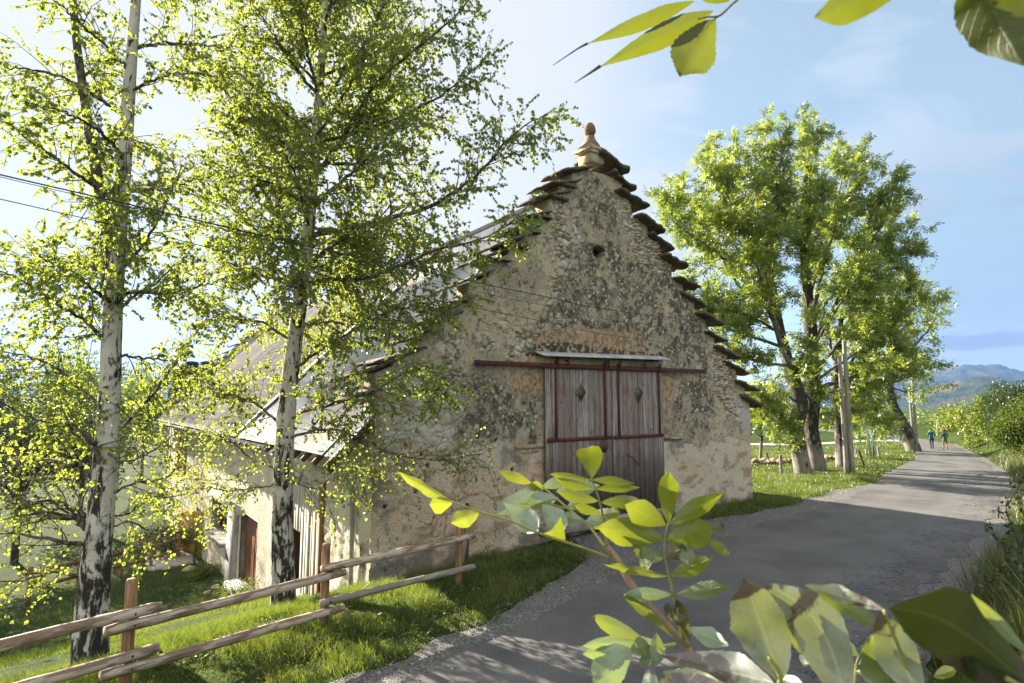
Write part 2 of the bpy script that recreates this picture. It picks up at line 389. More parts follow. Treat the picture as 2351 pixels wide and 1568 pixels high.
M['rust_iron'] = m_plain('rust red painted iron', (0.10, 0.026, 0.018), 0.65, 0.4, 10, bump=0.5, bd=0.004)
M['dark_iron'] = m_plain('dark iron', (0.03, 0.025, 0.022), 0.6, 0.3, 10)
M['pale_board'] = m_plain('pale zinc board', (0.56, 0.56, 0.57), 0.55, 0.25, 3, bump=0.15)
M['white_paint'] = m_plain('white painted metal', (0.66, 0.64, 0.60), 0.5, 0.2, 4, bump=0.1)
M['galv'] = m_plain('grey green drainpipe metal', (0.30, 0.31, 0.27), 0.45, 0.25, 5, bump=0.1)
M['concrete'] = m_plain('grey concrete', (0.30, 0.285, 0.25), 0.9, 0.3, 3, bump=0.5, bd=0.01)
M['pale_concrete'] = m_plain('pale concrete', (0.46, 0.45, 0.41), 0.85, 0.2, 3, bump=0.3)
M['dark_gap'] = m_plain('dark interior', (0.012, 0.011, 0.010), 0.95, 0.2, 3)
M['olive_pane'] = m_plain('dusty olive wire glass', (0.085, 0.085, 0.055), 0.35, 0.3, 14, bump=0.6)
M['window_pane'] = m_plain('dusty window glass', (0.10, 0.13, 0.14), 0.15, 0.4, 2, bump=0.05)
M['red_frame'] = m_plain('red brown window frame', (0.20, 0.075, 0.035), 0.6, 0.3, 5)
M['cable'] = m_plain('black cable', (0.014, 0.014, 0.015), 0.5, 0.1, 3)
M['lichen_stone'] = None

# roof slabs (lauzes): dark brown grey slate with pale and ochre lichen on the weather side
t, done = mat('lauze slab'); o = t.obj(); nrm = t.n('ShaderNodeNewGeometry', out=1)
up_ = t.n('ShaderNodeSeparateXYZ', out=2, Vector=nrm)
n1 = t.noise(o, 5, 6, 0.65); n2 = t.noise(o, 22, 5, 0.6); st = t.noise(t.map(o, (3, 3, 40)), 1.0, 4, 0.6)
c = t.mix(t.ss(n1, 0.35, 0.65), (0.055, 0.044, 0.034), (0.13, 0.105, 0.078))
c = t.mix(t.math('MULTIPLY', t.ss(n2, 0.52, 0.62), t.ss(up_, -0.3, 0.5)), c, (0.30, 0.255, 0.17))
M['lauze'] = done(pbr(t, c, 0.9, t.bump(t.math('ADD', st, n2), 0.7, 0.02)))

t, done = mat('pale stone'); o = t.obj()
n1 = t.noise(o, 2.5, 6, 0.6); n2 = t.noise(o, 16, 5, 0.65)
c = t.mix(t.ss(n1, 0.3, 0.7), (0.30, 0.21, 0.11), (0.50, 0.42, 0.29))
c = t.mix(t.ss(n2, 0.56, 0.66), c, (0.12, 0.095, 0.065))
M['stone'] = done(pbr(t, c, 0.92, t.bump(n2, 0.7, 0.025)))
t, done = mat('finial stone with orange lichen'); o = t.obj()
n1 = t.noise(o, 7, 6, 0.65); n2 = t.noise(o, 24, 5, 0.65)
c = t.mix(t.ss(n1, 0.42, 0.58), (0.21, 0.095, 0.05), (0.20, 0.16, 0.12))
c = t.mix(t.ss(n2, 0.55, 0.63), c, (0.10, 0.07, 0.05))
M['finial'] = done(pbr(t, c, 0.9, t.bump(n2, 0.8, 0.02)))

# corrugated iron: galvanised with rusty sheets and runs; object frame = barn frame (x along the ridge, z up the slope)
t, done = mat('corrugated iron'); o = t.obj(); sp = t.t.nodes.new('ShaderNodeSeparateXYZ'); t.t.links.new(o, sp.inputs[0])
sheet = t.math('FLOOR', t.math('DIVIDE', sp.outputs[0], 0.83))
rnd = t.n('ShaderNodeTexWhiteNoise', out=0, props={'noise_dimensions': '1D'}, W=sheet)
run = t.noise(t.map(o, (9, 9, 0.5)), 1.0, 5, 0.6)
c = t.mix(rnd, (0.21, 0.235, 0.265), (0.31, 0.33, 0.36))
rs = t.math('MULTIPLY', t.ss(t.math('ADD', t.math('MULTIPLY', run, 0.8), t.math('MULTIPLY', t.attr('tint'), 0.30)), 0.56, 0.76), 0.8)
c = t.mix(rs, c, t.mix(t.noise(o, 8, 4), (0.20, 0.075, 0.035), (0.36, 0.20, 0.13)))
M['iron_roof'] = done(pbr(t, c, 0.6, None, 0.15))
# brown tiles
t, done = mat('brown roof tiles'); o = t.obj(); tn = t.attr('tint'); n1 = t.noise(o, 3.5, 6, 0.6)
c = t.mix(tn, (0.28, 0.245, 0.22), (0.50, 0.455, 0.41)); c = t.mix(t.math('MULTIPLY', t.ss(n1, 0.45, 0.7), 0.7), c, (0.30, 0.27, 0.21))
M['tiles'] = done(pbr(t, c, 0.85, t.bump(t.noise(o, 30, 4), 0.4, 0.01)))

# masonry: the colour comes from the wall's own stone, render and lichen map ('surface'), fine grain from noise
t, done = mat('old wall masonry'); o = t.obj(); cs = t.attr('surface', 0); rg = t.attr('grain')
f1 = t.noise(o, 26, 5, 0.65); f2 = t.noise(o, 75, 4, 0.6)
c = t.mix(0.75, cs, t.mix(1.0, cs, t.ramp(f1, [(0.28, 0.50), (0.5, 1.0), (0.72, 1.42)]), 'MULTIPLY'))
c = t.mix(0.5, c, t.mix(1.0, c, t.ramp(f2, [(0.3, 0.55), (0.5, 1.0), (0.7, 1.4)]), 'MULTIPLY'))
M['masonry'] = done(pbr(t, c, 0.95, t.bump(t.math('ADD', f1, t.math('MULTIPLY', f2, 0.5)), 0.6, 0.03), spec=0.2))
# sunlit side wall render: warm and rough
t, done = mat('rough lime render'); o = t.obj(); n1 = t.noise(o, 1.1, 6, 0.6); n2 = t.noise(o, 9, 6, 0.65); n3 = t.noise(o, 45, 4, 0.6)
c = t.mix(t.ss(n1, 0.35, 0.65), (0.60, 0.51, 0.37), (0.76, 0.69, 0.56))
c = t.mix(t.math('MULTIPLY', t.ss(n2, 0.55, 0.66), 0.6), c, (0.22, 0.19, 0.14)); c = t.mix(t.math('MULTIPLY', n3, 0.25), c, (0.2, 0.16, 0.1))
M['render'] = done(pbr(t, c, 0.95, t.bump(t.math('ADD', t.math('MULTIPLY', n2, 1.4), t.math('MULTIPLY', n3, 0.5)), 0.7, 0.03), spec=0.2))

# road: worn grey asphalt, paler wheel tracks, patches, a cracked right edge
t, done = mat('worn asphalt'); o = t.obj(); lat = t.attr('lateral'); al = t.attr('along')
n1 = t.noise(o, 0.55, 6, 0.6, 0.4); n2 = t.noise(o, 60, 4, 0.7); n3 = t.noise(o, 190, 3, 0.7); n4 = t.noise(o, 2.6, 6, 0.65)
c = t.mix(t.ss(n1, 0.30, 0.72), (0.078, 0.075, 0.072), (0.155, 0.149, 0.140))
trk = t.ss(t.math('ABSOLUTE', t.math('SUBTRACT', t.math('ABSOLUTE', t.math('SUBTRACT', lat, 0.5)), 0.22)), 0.16, 0.02)
c = t.mix(t.math('MULTIPLY', trk, 0.35), c, (0.17, 0.164, 0.153))
c = t.mix(t.math('MULTIPLY', t.ss(n4, 0.58, 0.72), 0.4), c, (0.036, 0.035, 0.036))
c = t.mix(t.ss(n3, 0.60, 0.68), c, (0.25, 0.245, 0.23)); c = t.mix(t.math('MULTIPLY', t.ss(n2, 0.50, 0.30), 0.7), c, (0.025, 0.025, 0.026)); c = t.mix(t.math('MULTIPLY', t.ss(t.noise(o, 24, 4, 0.7), 0.52, 0.66), 0.35), c, (0.15, 0.145, 0.135))
wob = t.n('ShaderNodeVectorMath', props={'operation': 'ADD'}, i0=o, i1=t.n('ShaderNodeVectorMath', props={'operation': 'SCALE'}, i0=t.noise(o, 2.2, 4, 0.6, out=1), Scale=0.8))
vor = t.n('ShaderNodeTexVoronoi', props={'feature': 'DISTANCE_TO_EDGE'}, Vector=wob, Scale=2.1)
crk = t.math('MULTIPLY', t.math('SUBTRACT', 1.0, t.ss(vor, 0.0, 0.04)), t.ss(t.math('ADD', lat, t.math('MULTIPLY', n4, 0.34)), 0.80, 0.96))
c = t.mix(t.math('MULTIPLY', crk, 0.85), c, (0.022, 0.02, 0.02))
c = t.mix(t.math('MULTIPLY', t.ss(t.math('ADD', lat, t.math('MULTIPLY', n4, 0.2)), 1.06, 1.14), 0.8), c, (0.085, 0.075, 0.062))
M['asphalt'] = done(pbr(t, c, 0.82, t.bump(t.math('ADD', n2, t.math('MULTIPLY', n3, 0.5)), 0.5, 0.008)))
# gravel verge
t, done = mat('gravel'); o = t.obj()
v1 = t.n('ShaderNodeTexVoronoi', out=0, Vector=o, Scale=46.0); vc = t.n('ShaderNodeTexVoronoi', out=1, Vector=o, Scale=46.0)
v2 = t.n('ShaderNodeTexVoronoi', out=1, Vector=o, Scale=80.0); n1 = t.noise(o, 1.3, 6, 0.6); n2 = t.noise(o, 110, 3, 0.6)
g1 = t.n('ShaderNodeRGBToBW', Color=vc); g2 = t.n('ShaderNodeRGBToBW', Color=v2)
c = t.mix(t.ss(g1, 0.3, 0.8), (0.04, 0.037, 0.034), (0.26, 0.245, 0.225)); c = t.mix(0.40, c, t.mix(g2, (0.04, 0.037, 0.034), (0.36, 0.345, 0.32)))
c = t.mix(t.math('MULTIPLY', t.ss(n1, 0.5, 0.7), 0.6), c, (0.12, 0.085, 0.06))
M['gravel'] = done(pbr(t, c, 0.9, t.bump(t.math('SUBTRACT', 1.0, v1), 0.9, 0.02)))
M['pebble'] = m_plain('limestone pebble', (0.34, 0.325, 0.30), 0.9, 0.35, 20)
# earth and turf under the grass
t, done = mat('turf'); o = t.obj(); n1 = t.noise(o, 0.35, 6, 0.6); n2 = t.noise(o, 5, 6, 0.65); n3 = t.noise(o, 40, 4, 0.7); n4 = t.noise(o, 0.02, 4, 0.6)
c = t.mix(t.ss(n1, 0.35, 0.65), (0.028, 0.052, 0.010), (0.055, 0.085, 0.017)); c = t.mix(t.math('MULTIPLY', t.ss(n2, 0.55, 0.7), 0.6), c, (0.17, 0.15, 0.06))
c = t.mix(t.math('MULTIPLY', n3, 0.6), c, (0.035, 0.05, 0.010)); c = t.mix(t.math('MULTIPLY', t.ss(n4, 0.45, 0.6), 0.4), c, (0.07, 0.10, 0.022))
M['turf'] = done(pbr(t, c, 0.95, t.bump(t.math('ADD', n3, n2), 0.9, 0.05), spec=0.1))
# wooded hills
t, done = mat('wooded hill'); o = t.obj(); n1 = t.noise(o, 0.006, 6, 0.6); n2 = t.noise(o, 0.05, 5, 0.65); n3 = t.noise(o, 0.16, 3, 0.6)
c = t.mix(t.ss(n2, 0.4, 0.6), (0.022, 0.040, 0.018), (0.055, 0.075, 0.026)); c = t.mix(t.math('MULTIPLY', t.ss(n1, 0.5, 0.62), 0.6), c, (0.14, 0.085, 0.035))
c = t.mix(t.math('MULTIPLY', t.ss(n3, 0.45, 0.7), 0.6), c, (0.012, 0.022, 0.012))
M['hill'] = done(pbr(t, c, 1.0, t.bump(n3, 1.0, 6.0), spec=0.05))

# foreground ash leaflets: two faces, veins from the leaf's own length and width coordinates
def m_big_leaf(name, col, col2, transl, tr, gloss, grough, wither=0.0, wcol=(0.05, 0.032, 0.022), wcut=0.5):
    t, done = mat(name); u = t.attr('along'); v = t.attr('across'); o = t.obj()
    n1 = t.noise(o, 28, 5, 0.6); n2 = t.noise(o, 90, 4, 0.6)
    av = t.math('ABSOLUTE', v)
    mid = t.math('SUBTRACT', 1.0, t.ss(av, 0.02, 0.09))
    ang = t.math('SUBTRACT', t.math('MULTIPLY', u, 9.0), t.math('MULTIPLY', av, 2.6))
    vein = t.math('SUBTRACT', 1.0, t.ss(t.math('ABSOLUTE', t.math('SUBTRACT', t.math('FRACT', ang), 0.5)), 0.02, 0.10))
    vv = t.math('MAXIMUM', mid, t.math('MULTIPLY', vein, 0.13))
    c = t.mix(t.ss(n1, 0.3, 0.7), col, col2); c = t.mix(t.math('MULTIPLY', vv, 0.55), c, tuple(min(1, k * 1.55 + 0.012) for k in col2))
    ct = t.mix(t.math('MULTIPLY', t.ss(n1, 0.35, 0.75), 0.4), transl, tuple(k * 0.7 for k in transl))
    sp = t.math('MULTIPLY', t.ss(t.noise(o, 130, 3, 0.6), 0.66, 0.70), 0.7); c = t.mix(sp, c, (0.06, 0.045, 0.02)); c = t.mix(t.math('MULTIPLY', t.ss(t.noise(o, 9, 4, 0.6), 0.45, 0.7), 0.35), c, tuple(k * 0.5 for k in col))
    if wither:
        wv = t.noise(o, 16, 5, 0.6, 0.6)
        w = t.ss(t.math('ADD', wv, t.math('MULTIPLY', t.math('SUBTRACT', u, 0.5), wither)), wcut, wcut + 0.05)
        c = t.mix(w, c, t.mix(n2, wcol, tuple(k * 3.2 for k in wcol))); ct = t.mix(w, ct, tuple(k * 0.7 for k in wcol))
    df = t.n('ShaderNodeBsdfDiffuse', Color=c); tl = t.n('ShaderNodeBsdfTranslucent', Color=ct)
    bp = t.bump(t.math('ADD', t.math('MULTIPLY', vv, -0.6), t.math('MULTIPLY', n1, 0.35)), 0.6, 0.003)
    gl = t.n('ShaderNodeBsdfGlossy', Color=(0.92, 0.97, 0.95), Roughness=grough, Normal=bp)
    return done(t.n('ShaderNodeMixShader', i0=gloss, i1=t.n('ShaderNodeMixShader', i0=tr, i1=df, i2=tl), i2=gl))
M['L_yellow'] = m_big_leaf('yellow green ash leaflet', (0.16, 0.19, 0.015), (0.24, 0.24, 0.02), (0.32, 0.36, 0.025), 0.58, 0.05, 0.45, 0.5, (0.05, 0.03, 0.01), 0.90)
M['L_pale'] = m_big_leaf('pale glossy ash leaflet', (0.18, 0.24, 0.12), (0.30, 0.36, 0.22), (0.30, 0.37, 0.06), 0.36, 0.13, 0.45)
M['L_green'] = m_big_leaf('mid green ash leaflet', (0.10, 0.14, 0.045), (0.17, 0.21, 0.08), (0.26, 0.30, 0.03), 0.4, 0.07, 0.42)
M['L_wither'] = m_big_leaf('withering ash leaflet', (0.22, 0.245, 0.17), (0.38, 0.39, 0.31), (0.18, 0.20, 0.05), 0.28, 0.08, 0.45, 0.55, (0.055, 0.04, 0.03), 0.58)
M['L_brown'] = m_big_leaf('brown withered ash leaflet', (0.08, 0.075, 0.03), (0.14, 0.12, 0.06), (0.20, 0.18, 0.02), 0.4, 0.08, 0.45, 0.2, (0.05, 0.038, 0.03), 0.47)
M['L_shaded'] = m_big_leaf('shade coloured ash leaflet', (0.022, 0.032, 0.010), (0.04, 0.05, 0.014), (0.03, 0.04, 0.005), 0.2, 0.02, 0.5, -0.5, (0.03, 0.024, 0.016), 0.58)  # shade of the unlit side put into the colour and low translucency
M['L_backlit'] = m_big_leaf('olive backlit ash leaflet', (0.07, 0.085, 0.014), (0.10, 0.11, 0.018), (0.13, 0.15, 0.010), 0.55, 0.03, 0.45, 0.9, (0.05, 0.045, 0.045), 0.98)
M['stem'] = m_plain('pale brown stem', (0.30, 0.20, 0.11), 0.6, 0.3, 40, bd=0.001)
M['rachis'] = m_plain('yellow green leaf stalk', (0.34, 0.33, 0.09), 0.55, 0.2, 40, bd=0.001)
# ------------------------------------------------------------------ the setting: ground, road, verges, hills
def grid_faces(nx, ny):
    i = np.arange(ny - 1)[:, None] * nx + np.arange(nx - 1)[None, :]
    return np.stack([i, i + 1, i + nx + 1, i + nx], -1).reshape(-1, 4)
xs = np.concatenate([-np.geomspace(1500, 16, 34), np.arange(-15, 46, 0.4), np.geomspace(47, 1500, 34)])
ys = np.concatenate([-np.geomspace(300, 8, 14), np.arange(-7, 72, 0.4), np.geomspace(73, 2400, 40)])
X, Y = np.meshgrid(xs, ys); Z = gz(X, Y)
v_, q_ = vq(X, Y)
inside = smoothstep(0.0, 0.5, q_ - edge(GL, v_)) * smoothstep(0.0, 0.5, edge(GR, v_) - q_) * ((v_ > -14) & (v_ < 90))
tt = (X - BL[0]) * BU[0] + (Y - BL[1]) * BU[1]; s_ = (X - BL[0]) * BW[0] + (Y - BL[1]) * BW[1]
under = smoothstep(0.6, 1.4, tt) * smoothstep(12.6, 11.9, tt) * smoothstep(0.6, 1.4, s_) * smoothstep(34.5, 33.5, s_)
Z = Z - 0.10 * inside - 0.6 * under
a = Acc(); a.add(np.stack([X, Y, Z], -1).reshape(-1, 3), grid_faces(len(xs), len(ys)))
tag(build('ground', a, M['turf'], smooth=True), kind='structure')

def strip(name, lo, hi, mat_, up, nlat, v0=-13.5, v1=90, step=0.35, jitter=(0, 0)):
    vs = np.arange(v0, v1, step); n = len(vs)
    l = lo(vs) + jitter[0] * (fbm(vs * 1.7, vs * 0 + 3, 5) - 0.5) * 2; h = hi(vs) + jitter[1] * (fbm(vs * 1.9, vs * 0 + 8, 6) - 0.5) * 2
    f = np.linspace(0, 1, nlat)[None, :]
    Q = l[:, None] * (1 - f) + h[:, None] * f; VV = np.repeat(vs[:, None], nlat, 1)
    x, y = fromvq(VV, Q); crown = 0.05 * (1 - ((Q - 0.9) / 1.9) ** 2) * (np.abs(Q - 0.9) < 1.9) if up > 0.006 else 0
    a = Acc(); a.add(np.stack([x, y, gz(x, y) + up + crown * 0], -1).reshape(-1, 3), grid_faces(nlat, n))
    return tag(build(name, a, mat_, smooth=True, attrs={'lateral': np.repeat(f, n, 0).ravel(), 'along': VV.ravel() / 100}), kind='structure')
strip('gravel_verge', lambda v: edge(GL, v) + 0.05, lambda v: edge(GR, v), M['gravel'], 0.004, 14, jitter=(0.22, 0.15))
strip('road', lambda v: edge(AL, v), lambda v: edge(AR, v), M['asphalt'], 0.012, 12, jitter=(0.28, 0.3))

# a pale lane that leaves the road and crosses the far meadow
a = Acc(); P0 = np.array(fromvq(62, -9.0)); lane = spline([P0, P0 + [-9, 2.5], P0 + [-22, 3.5], P0 + [-40, 2]], 40)
Tn = np.gradient(lane, axis=0); Tn /= np.linalg.norm(Tn, axis=1)[:, None]; Nn = np.stack([-Tn[:, 1], Tn[:, 0]], 1)
V = np.concatenate([np.stack([lane + Nn * w for w in (-1.6, 0, 1.6)], 1).reshape(-1, 2)])
a.add(np.column_stack([V, gz(V[:, 0], V[:, 1]) + 0.06]), grid_faces(3, 40))
tag(build('path', a, M['pale_concrete'], smooth=True), kind='structure')

def hill(name, y0, y1, prof, xr, seed, bump):
    """a wooded ridge: PROF gives crest height along x"""
    nx, ny = 260, 60
    x = np.linspace(xr[0], xr[1], nx); f = np.linspace(-1, 1, ny)
    X, Fm = np.meshgrid(x, f); Yc = (y0 + y1) / 2 + Fm * (y1 - y0) / 2
    H = np.interp(X, prof[0], prof[1])
    Z = -8 + (H + 8) * np.clip(1 - np.abs(Fm) ** 1.5, 0, 1) + bump * 3.5 * (fbm(X / 130, Yc / 130, seed) - 0.5) * (1 - np.abs(Fm)) + bump * (fbm(X / 14, Yc / 14, seed + 3, 3) - 0.5)
    a = Acc(); a.add(np.stack([X, Yc, Z], -1).reshape(-1, 3), grid_faces(nx, ny))
    tag(build(name, a, M['hill'], smooth=True), kind='structure')
def crest(pairs, dist): return ([px(x, 900, dist)[0] for x, y in pairs], [px(x, y, dist)[2] for x, y in pairs])
hill('far_hill', 2300, 3700, crest([(1500, 900), (1900, 880), (2080, 862), (2140, 852), (2200, 845), (2260, 843), (2330, 850), (2420, 862), (2700, 850), (3100, 880)], 3000), (600, 5200), 3, 26)
hill('near_hill', 1150, 1850, crest([(1900, 935), (2080, 928), (2130, 915), (2170, 897), (2215, 876), (2250, 868), (2290, 872), (2330, 868), (2420, 855), (2600, 850), (2900, 870)], 1500), (700, 2600), 9, 15)
hill('left_hill', 2000, 3200, crest([(-900, 895), (-300, 880), (0, 885), (200, 882), (300, 868), (380, 862), (440, 872), (560, 880), (800, 905)], 2600), (-4400, -500), 21, 24)
# ------------------------------------------------------------------ the barn
barn = thing('stone_barn', B(0, 0, 0), 'old stone barn with stepped stone-slab gable and big wooden doors beside the road', 'barn')
RT = [(7.36, 9.67), (7.75, 9.25), (8.10, 8.80), (8.80, 8.20), (9.29, 7.73), (9.80, 7.25), (10.34, 6.68), (10.87, 6.16), (11.42, 5.63), (11.85, 5.14), (12.40, 4.62), (12.95, 4.12), (13.42, 3.60), (13.62, 3.06)]
LT = [(5.92, 9.49), (5.45, 9.04), (5.14, 8.62), (4.59, 8.02), (4.22, 7.58), (3.87, 7.16), (3.30, 6.72), (2.77, 6.13), (2.28, 5.50), (1.86, 5.14), (1.49, 4.78), (0.94, 4.30), (0.40, 3.95), (0.02, 3.45)]
TILT = 0.40
TILT_R = 0.26
def top_at(t):
    r_ = np.zeros_like(t)
    for T, Z in RT: r_ = np.maximum(r_, np.where(T - 0.50 >= t, Z + np.minimum(T - t, 1.0) * TILT_R, 0))
    l_ = np.zeros_like(t)
    for T, Z in LT:
        tip = T - 0.98
        l_ = np.maximum(l_, np.where(tip + 0.42 <= t, Z - 0.98 * TILT + np.minimum(t - tip, 1.0) * TILT - 0.03, 0))
    return np.minimum(np.minimum(r_, np.where(l_ > 0, l_, 99)), 9.72)
GS = 0.021
tg = np.arange(0.0, 13.30, GS); zg = np.arange(-0.75, 9.80, GS)
Tm, Zm = np.meshgrid(tg, zg)
w1 = (fbm(Tm * 1.3, Zm * 1.3, 31, 7) - 0.5) * 1.2; w2 = (fbm(Tm * 1.3 + 40, Zm * 1.3, 47, 7) - 0.5) * 1.2
TP, ZP = Tm + w1 * 0.8, Zm + w2 * 0.8
SOFT = [0.5 * (fbm(Tm * 5, Zm * 5, 150 + k_, 4) - .5) for k_ in range(5)]
def reg(*polys):
    m = np.zeros(Tm.shape)
    for k_, (ox, oz) in enumerate(((0, 0), (.09, .05), (-.08, .07), (.05, -.09), (-.06, -.06))):
        mm = np.zeros(Tm.shape, bool)
        for p in polys: mm |= inpoly(TP + ox + SOFT[k_], ZP + oz - SOFT[k_], p)
        m += mm / 5
    return m
rubble = reg([(4.45, 8.1), (5.0, 8.85), (5.45, 8.85), (5.62, 8.5), (5.7, 7.6), (5.4, 6.9), (5.15, 6.4), (5.0, 5.8), (4.65, 5.6), (4.65, 7.0)],
             [(7.3, 9.3), (7.15, 8.4), (7.35, 7.7), (8.0, 7.1), (9.2, 6.8), (9.35, 7.3), (8.2, 8.9)],
             [(11.25, 4.9), (12.4, 4.9), (12.9, 4.2), (12.45, 3.5), (12.6, 2.4), (11.8, 2.6), (11.4, 3.5)],
             [(0.2, 4.0), (0.9, 4.4), (2.1, 4.5), (2.35, 3.9), (2.1, 3.5), (0.3, 3.3)],
             [(2.0, 4.1), (3.4, 5.2), (4.6, 5.8), (5.2, 5.3), (4.1, 4.65), (3.0, 4.1)])
lime = reg([(0.15, 3.5), (1.9, 3.5), (1.95, 2.3), (0.1, 2.2)])
lich = reg([(5.5, 8.5), (5.9, 9.3), (6.5, 9.2), (7.2, 7.7), (8.2, 7.3), (9.3, 6.9), (11.2, 4.7), (11.3, 3.6), (10.7, 2.3), (9.4, 2.2), (9.2, 3.7), (9.0, 4.5), (8.2, 5.0), (5.7, 5.25), (4.5, 4.7), (3.7, 4.7), (4.6, 5.7), (5.1, 6.6), (5.5, 7.4)],
            [(1.7, 3.8), (3.0, 3.5), (4.3, 3.5), (4.3, 2.2), (3.4, 2.1), (2.7, 2.15), (1.75, 2.5), (1.5, 3.1)])
orange = reg([(3.9, 4.45), (4.5, 4.95), (5.7, 5.22), (7.0, 5.12), (8.1, 4.85), (8.5, 4.55)], [(8.65, 4.0), (9.35, 4.0), (9.2, 2.4), (8.6, 2.3)], [(3.2, 4.0), (4.3, 4.0), (4.3, 3.5), (3.0, 3.5)])
low = ZP < 2.2 - 0.02 * TP
cement = reg([(12.35, 3.3), (13.6, 3.3), (13.6, 2.1), (12.55, 2.25)]) + inpoly(Tm, Zm, [(10.35, 4.35), (10.65, 4.35), (10.62, 4.0), (10.4, 4.0)])
stain = reg([(-0.3, 2.0), (0.45, 2.0), (0.6, 0.9), (0.3, -0.3), (-0.3, -0.3)], [(-1, 0.35), (4, 0.2), (6, 0.0), (14, 0.25), (14, -1), (-1, -1)], [(9.0, 2.1), (9.9, 2.15), (9.8, 1.7), (9.1, 1.5)], [(3.0, 2.1), (4.3, 2.05), (4.2, 1.75), (3.2, 1.7)])
# stones
f1, f2, idn = worley(Tm * 5.2 + w1 * 0.6, Zm * 7.0 + w2 * 0.6, 3)
g1, g2, idb = worley(Tm * 3.2 + w1, Zm * 3.8 + w2, 13)
thin = (Zm > 6.6) & (Tm > 7) | (Tm > 11.2) & (Zm > 3.4)
k1, k2, idk = worley(Tm * 4.0 + w1 * 0.5, Zm * 13.0 + w2 * 0.8, 23)
F1 = np.where(thin, k1, np.where(idb > 0.45, f1, g1)); F2 = np.where(thin, k2, np.where(idb > 0.45, f2, g2)); ID = np.where(thin, idk, np.where(idb > 0.45, idn, idb))
edge_d = np.clip((F2 - F1) * 2.6, 0, 1); body = edge_d * edge_d * (3 - 2 * edge_d)
nA = fbm(Tm * 0.8, Zm * 0.8, 61, 5); nB = fbm(Tm * 4, Zm * 4, 71, 4); nC = fbm(Tm * 13, Zm * 13, 81, 4); nD = fbm(Tm * 30, Zm * 30, 91, 2)
def C3(*c): return np.array(c)[None, None, :]
def mixc(a, b, f): f = np.clip(f, 0, 1)[..., None]; return a * (1 - f) + b * f
plast = mixc(C3(.46, .39, .275) + 0 * Tm[..., None], C3(.34, .29, .205), smoothstep(0.42, 0.62, nA))
plast = mixc(plast, C3(.48, .40, .27), smoothstep(0.55, 0.75, nB) * 0.7)
plast = mixc(plast, C3(.13, .11, .075), smoothstep(0.58, 0.70, nC) * 0.55)
lowc = mixc(C3(.52, .40, .275) + 0 * Tm[..., None], C3(.53, .465, .365), smoothstep(0.4, 0.6, nA)); lowc = mixc(lowc, C3(.29, .20, .125), smoothstep(0.52, 0.70, fbm(Tm * 3 + w1, Zm * 7, 99, 5)) * 0.75)
lowc = mixc(lowc, C3(.55, .49, .39), smoothstep(0.58, 0.72, nB) * 0.6)
col = mixc(plast, lowc, low.astype(float))
lichc = mixc(C3(.12, .106, .078) + 0 * Tm[..., None], C3(.33, .28, .19), smoothstep(0.40, 0.64, nB)); lichc = mixc(lichc, C3(.045, .042, .034), smoothstep(0.50, 0.64, nC) * 0.75)
p1, p2, pid = worley(Tm * 7.5 + w2, Zm * 7.5 + w1, 41); spk = (p1 + 0.5 * (nC - .5) + 0.5 * (nB - .5) < 0.14 + 0.40 * (pid - 0.6)) & (pid > 0.60)
q1, q2, qid = worley(Tm * 17 + w1 * 3, Zm * 17 + w2 * 3, 43); spk2 = (q1 + 0.8 * (nD - .5) < 0.30) & (qid > 0.62)
lichc = mixc(lichc, C3(.56, .52, .43), spk * 0.85); lichc = mixc(lichc, C3(.40, .37, .30), spk2 * 0.7)
lf = lich * smoothstep(0.30, 0.48, fbm(Tm * 2.2, Zm * 2.2, 57, 5) + 0.03)
lf = np.maximum(lf * 0.95, 0.5 * smoothstep(0.62, 0.72, fbm(Tm * 3.1, Zm * 3.1, 59, 5)) * (Zm < 7.5) * ~low)
col = mixc(col, lichc, lf)
oc = mixc(C3(.42, .29, .175) + 0 * Tm[..., None], C3(.23, .165, .095), smoothstep(0.42, 0.60, nC)); col = mixc(col, oc, orange * 0.9 * smoothstep(0.22, 0.44, fbm(Tm * 2.6, Zm * 3.4, 103, 5)))
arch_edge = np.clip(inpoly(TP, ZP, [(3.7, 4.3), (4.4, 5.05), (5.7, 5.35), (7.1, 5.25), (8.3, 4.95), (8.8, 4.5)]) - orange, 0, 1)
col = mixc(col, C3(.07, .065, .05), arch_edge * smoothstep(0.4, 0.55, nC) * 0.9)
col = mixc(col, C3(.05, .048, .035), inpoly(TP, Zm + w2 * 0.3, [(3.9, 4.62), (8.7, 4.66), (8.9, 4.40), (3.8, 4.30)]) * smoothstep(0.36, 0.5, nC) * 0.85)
stc = mixc(C3(.60, .555, .46) + 0 * Tm[..., None], C3(.42, .34, .235), smoothstep(0.25, 0.75, ID)); stc = mixc(stc, C3(.46, .44, .40), (np.abs(ID - 0.3) < 0.12) * 0.8)
stc = mixc(stc, C3(.16, .135, .10), smoothstep(0.54, 0.66, nC) * 0.7); stc = mixc(C3(.24, .18, .105) + 0 * stc, stc, smoothstep(0.10, 0.40, edge_d))
rubble = rubble * smoothstep(0.36, 0.46, fbm(Tm * 1.7, Zm * 1.7, 111, 4) + .06 * (Tm > 4.4)); col = mixc(col, stc, rubble.astype(float))
lc = mixc(C3(.56, .53, .45) + 0 * Tm[..., None], C3(.42, .38, .29), smoothstep(0.40, 0.62, nB)); lc = mixc(lc, C3(.36, .31, .23), (1 - smoothstep(0.1, 0.35, edge_d)) * 0.45); col = mixc(col, lc, lime * 0.9)
col = mixc(col, C3(.42, .415, .385) * (0.8 + 0.4 * nB[..., None]), cement * 0.9)
col = mixc(col, C3(.15, .14, .12), stain * smoothstep(0.40, 0.58, fbm(Tm * 2.6, Zm * 2.6, 67, 5)) * 0.8)
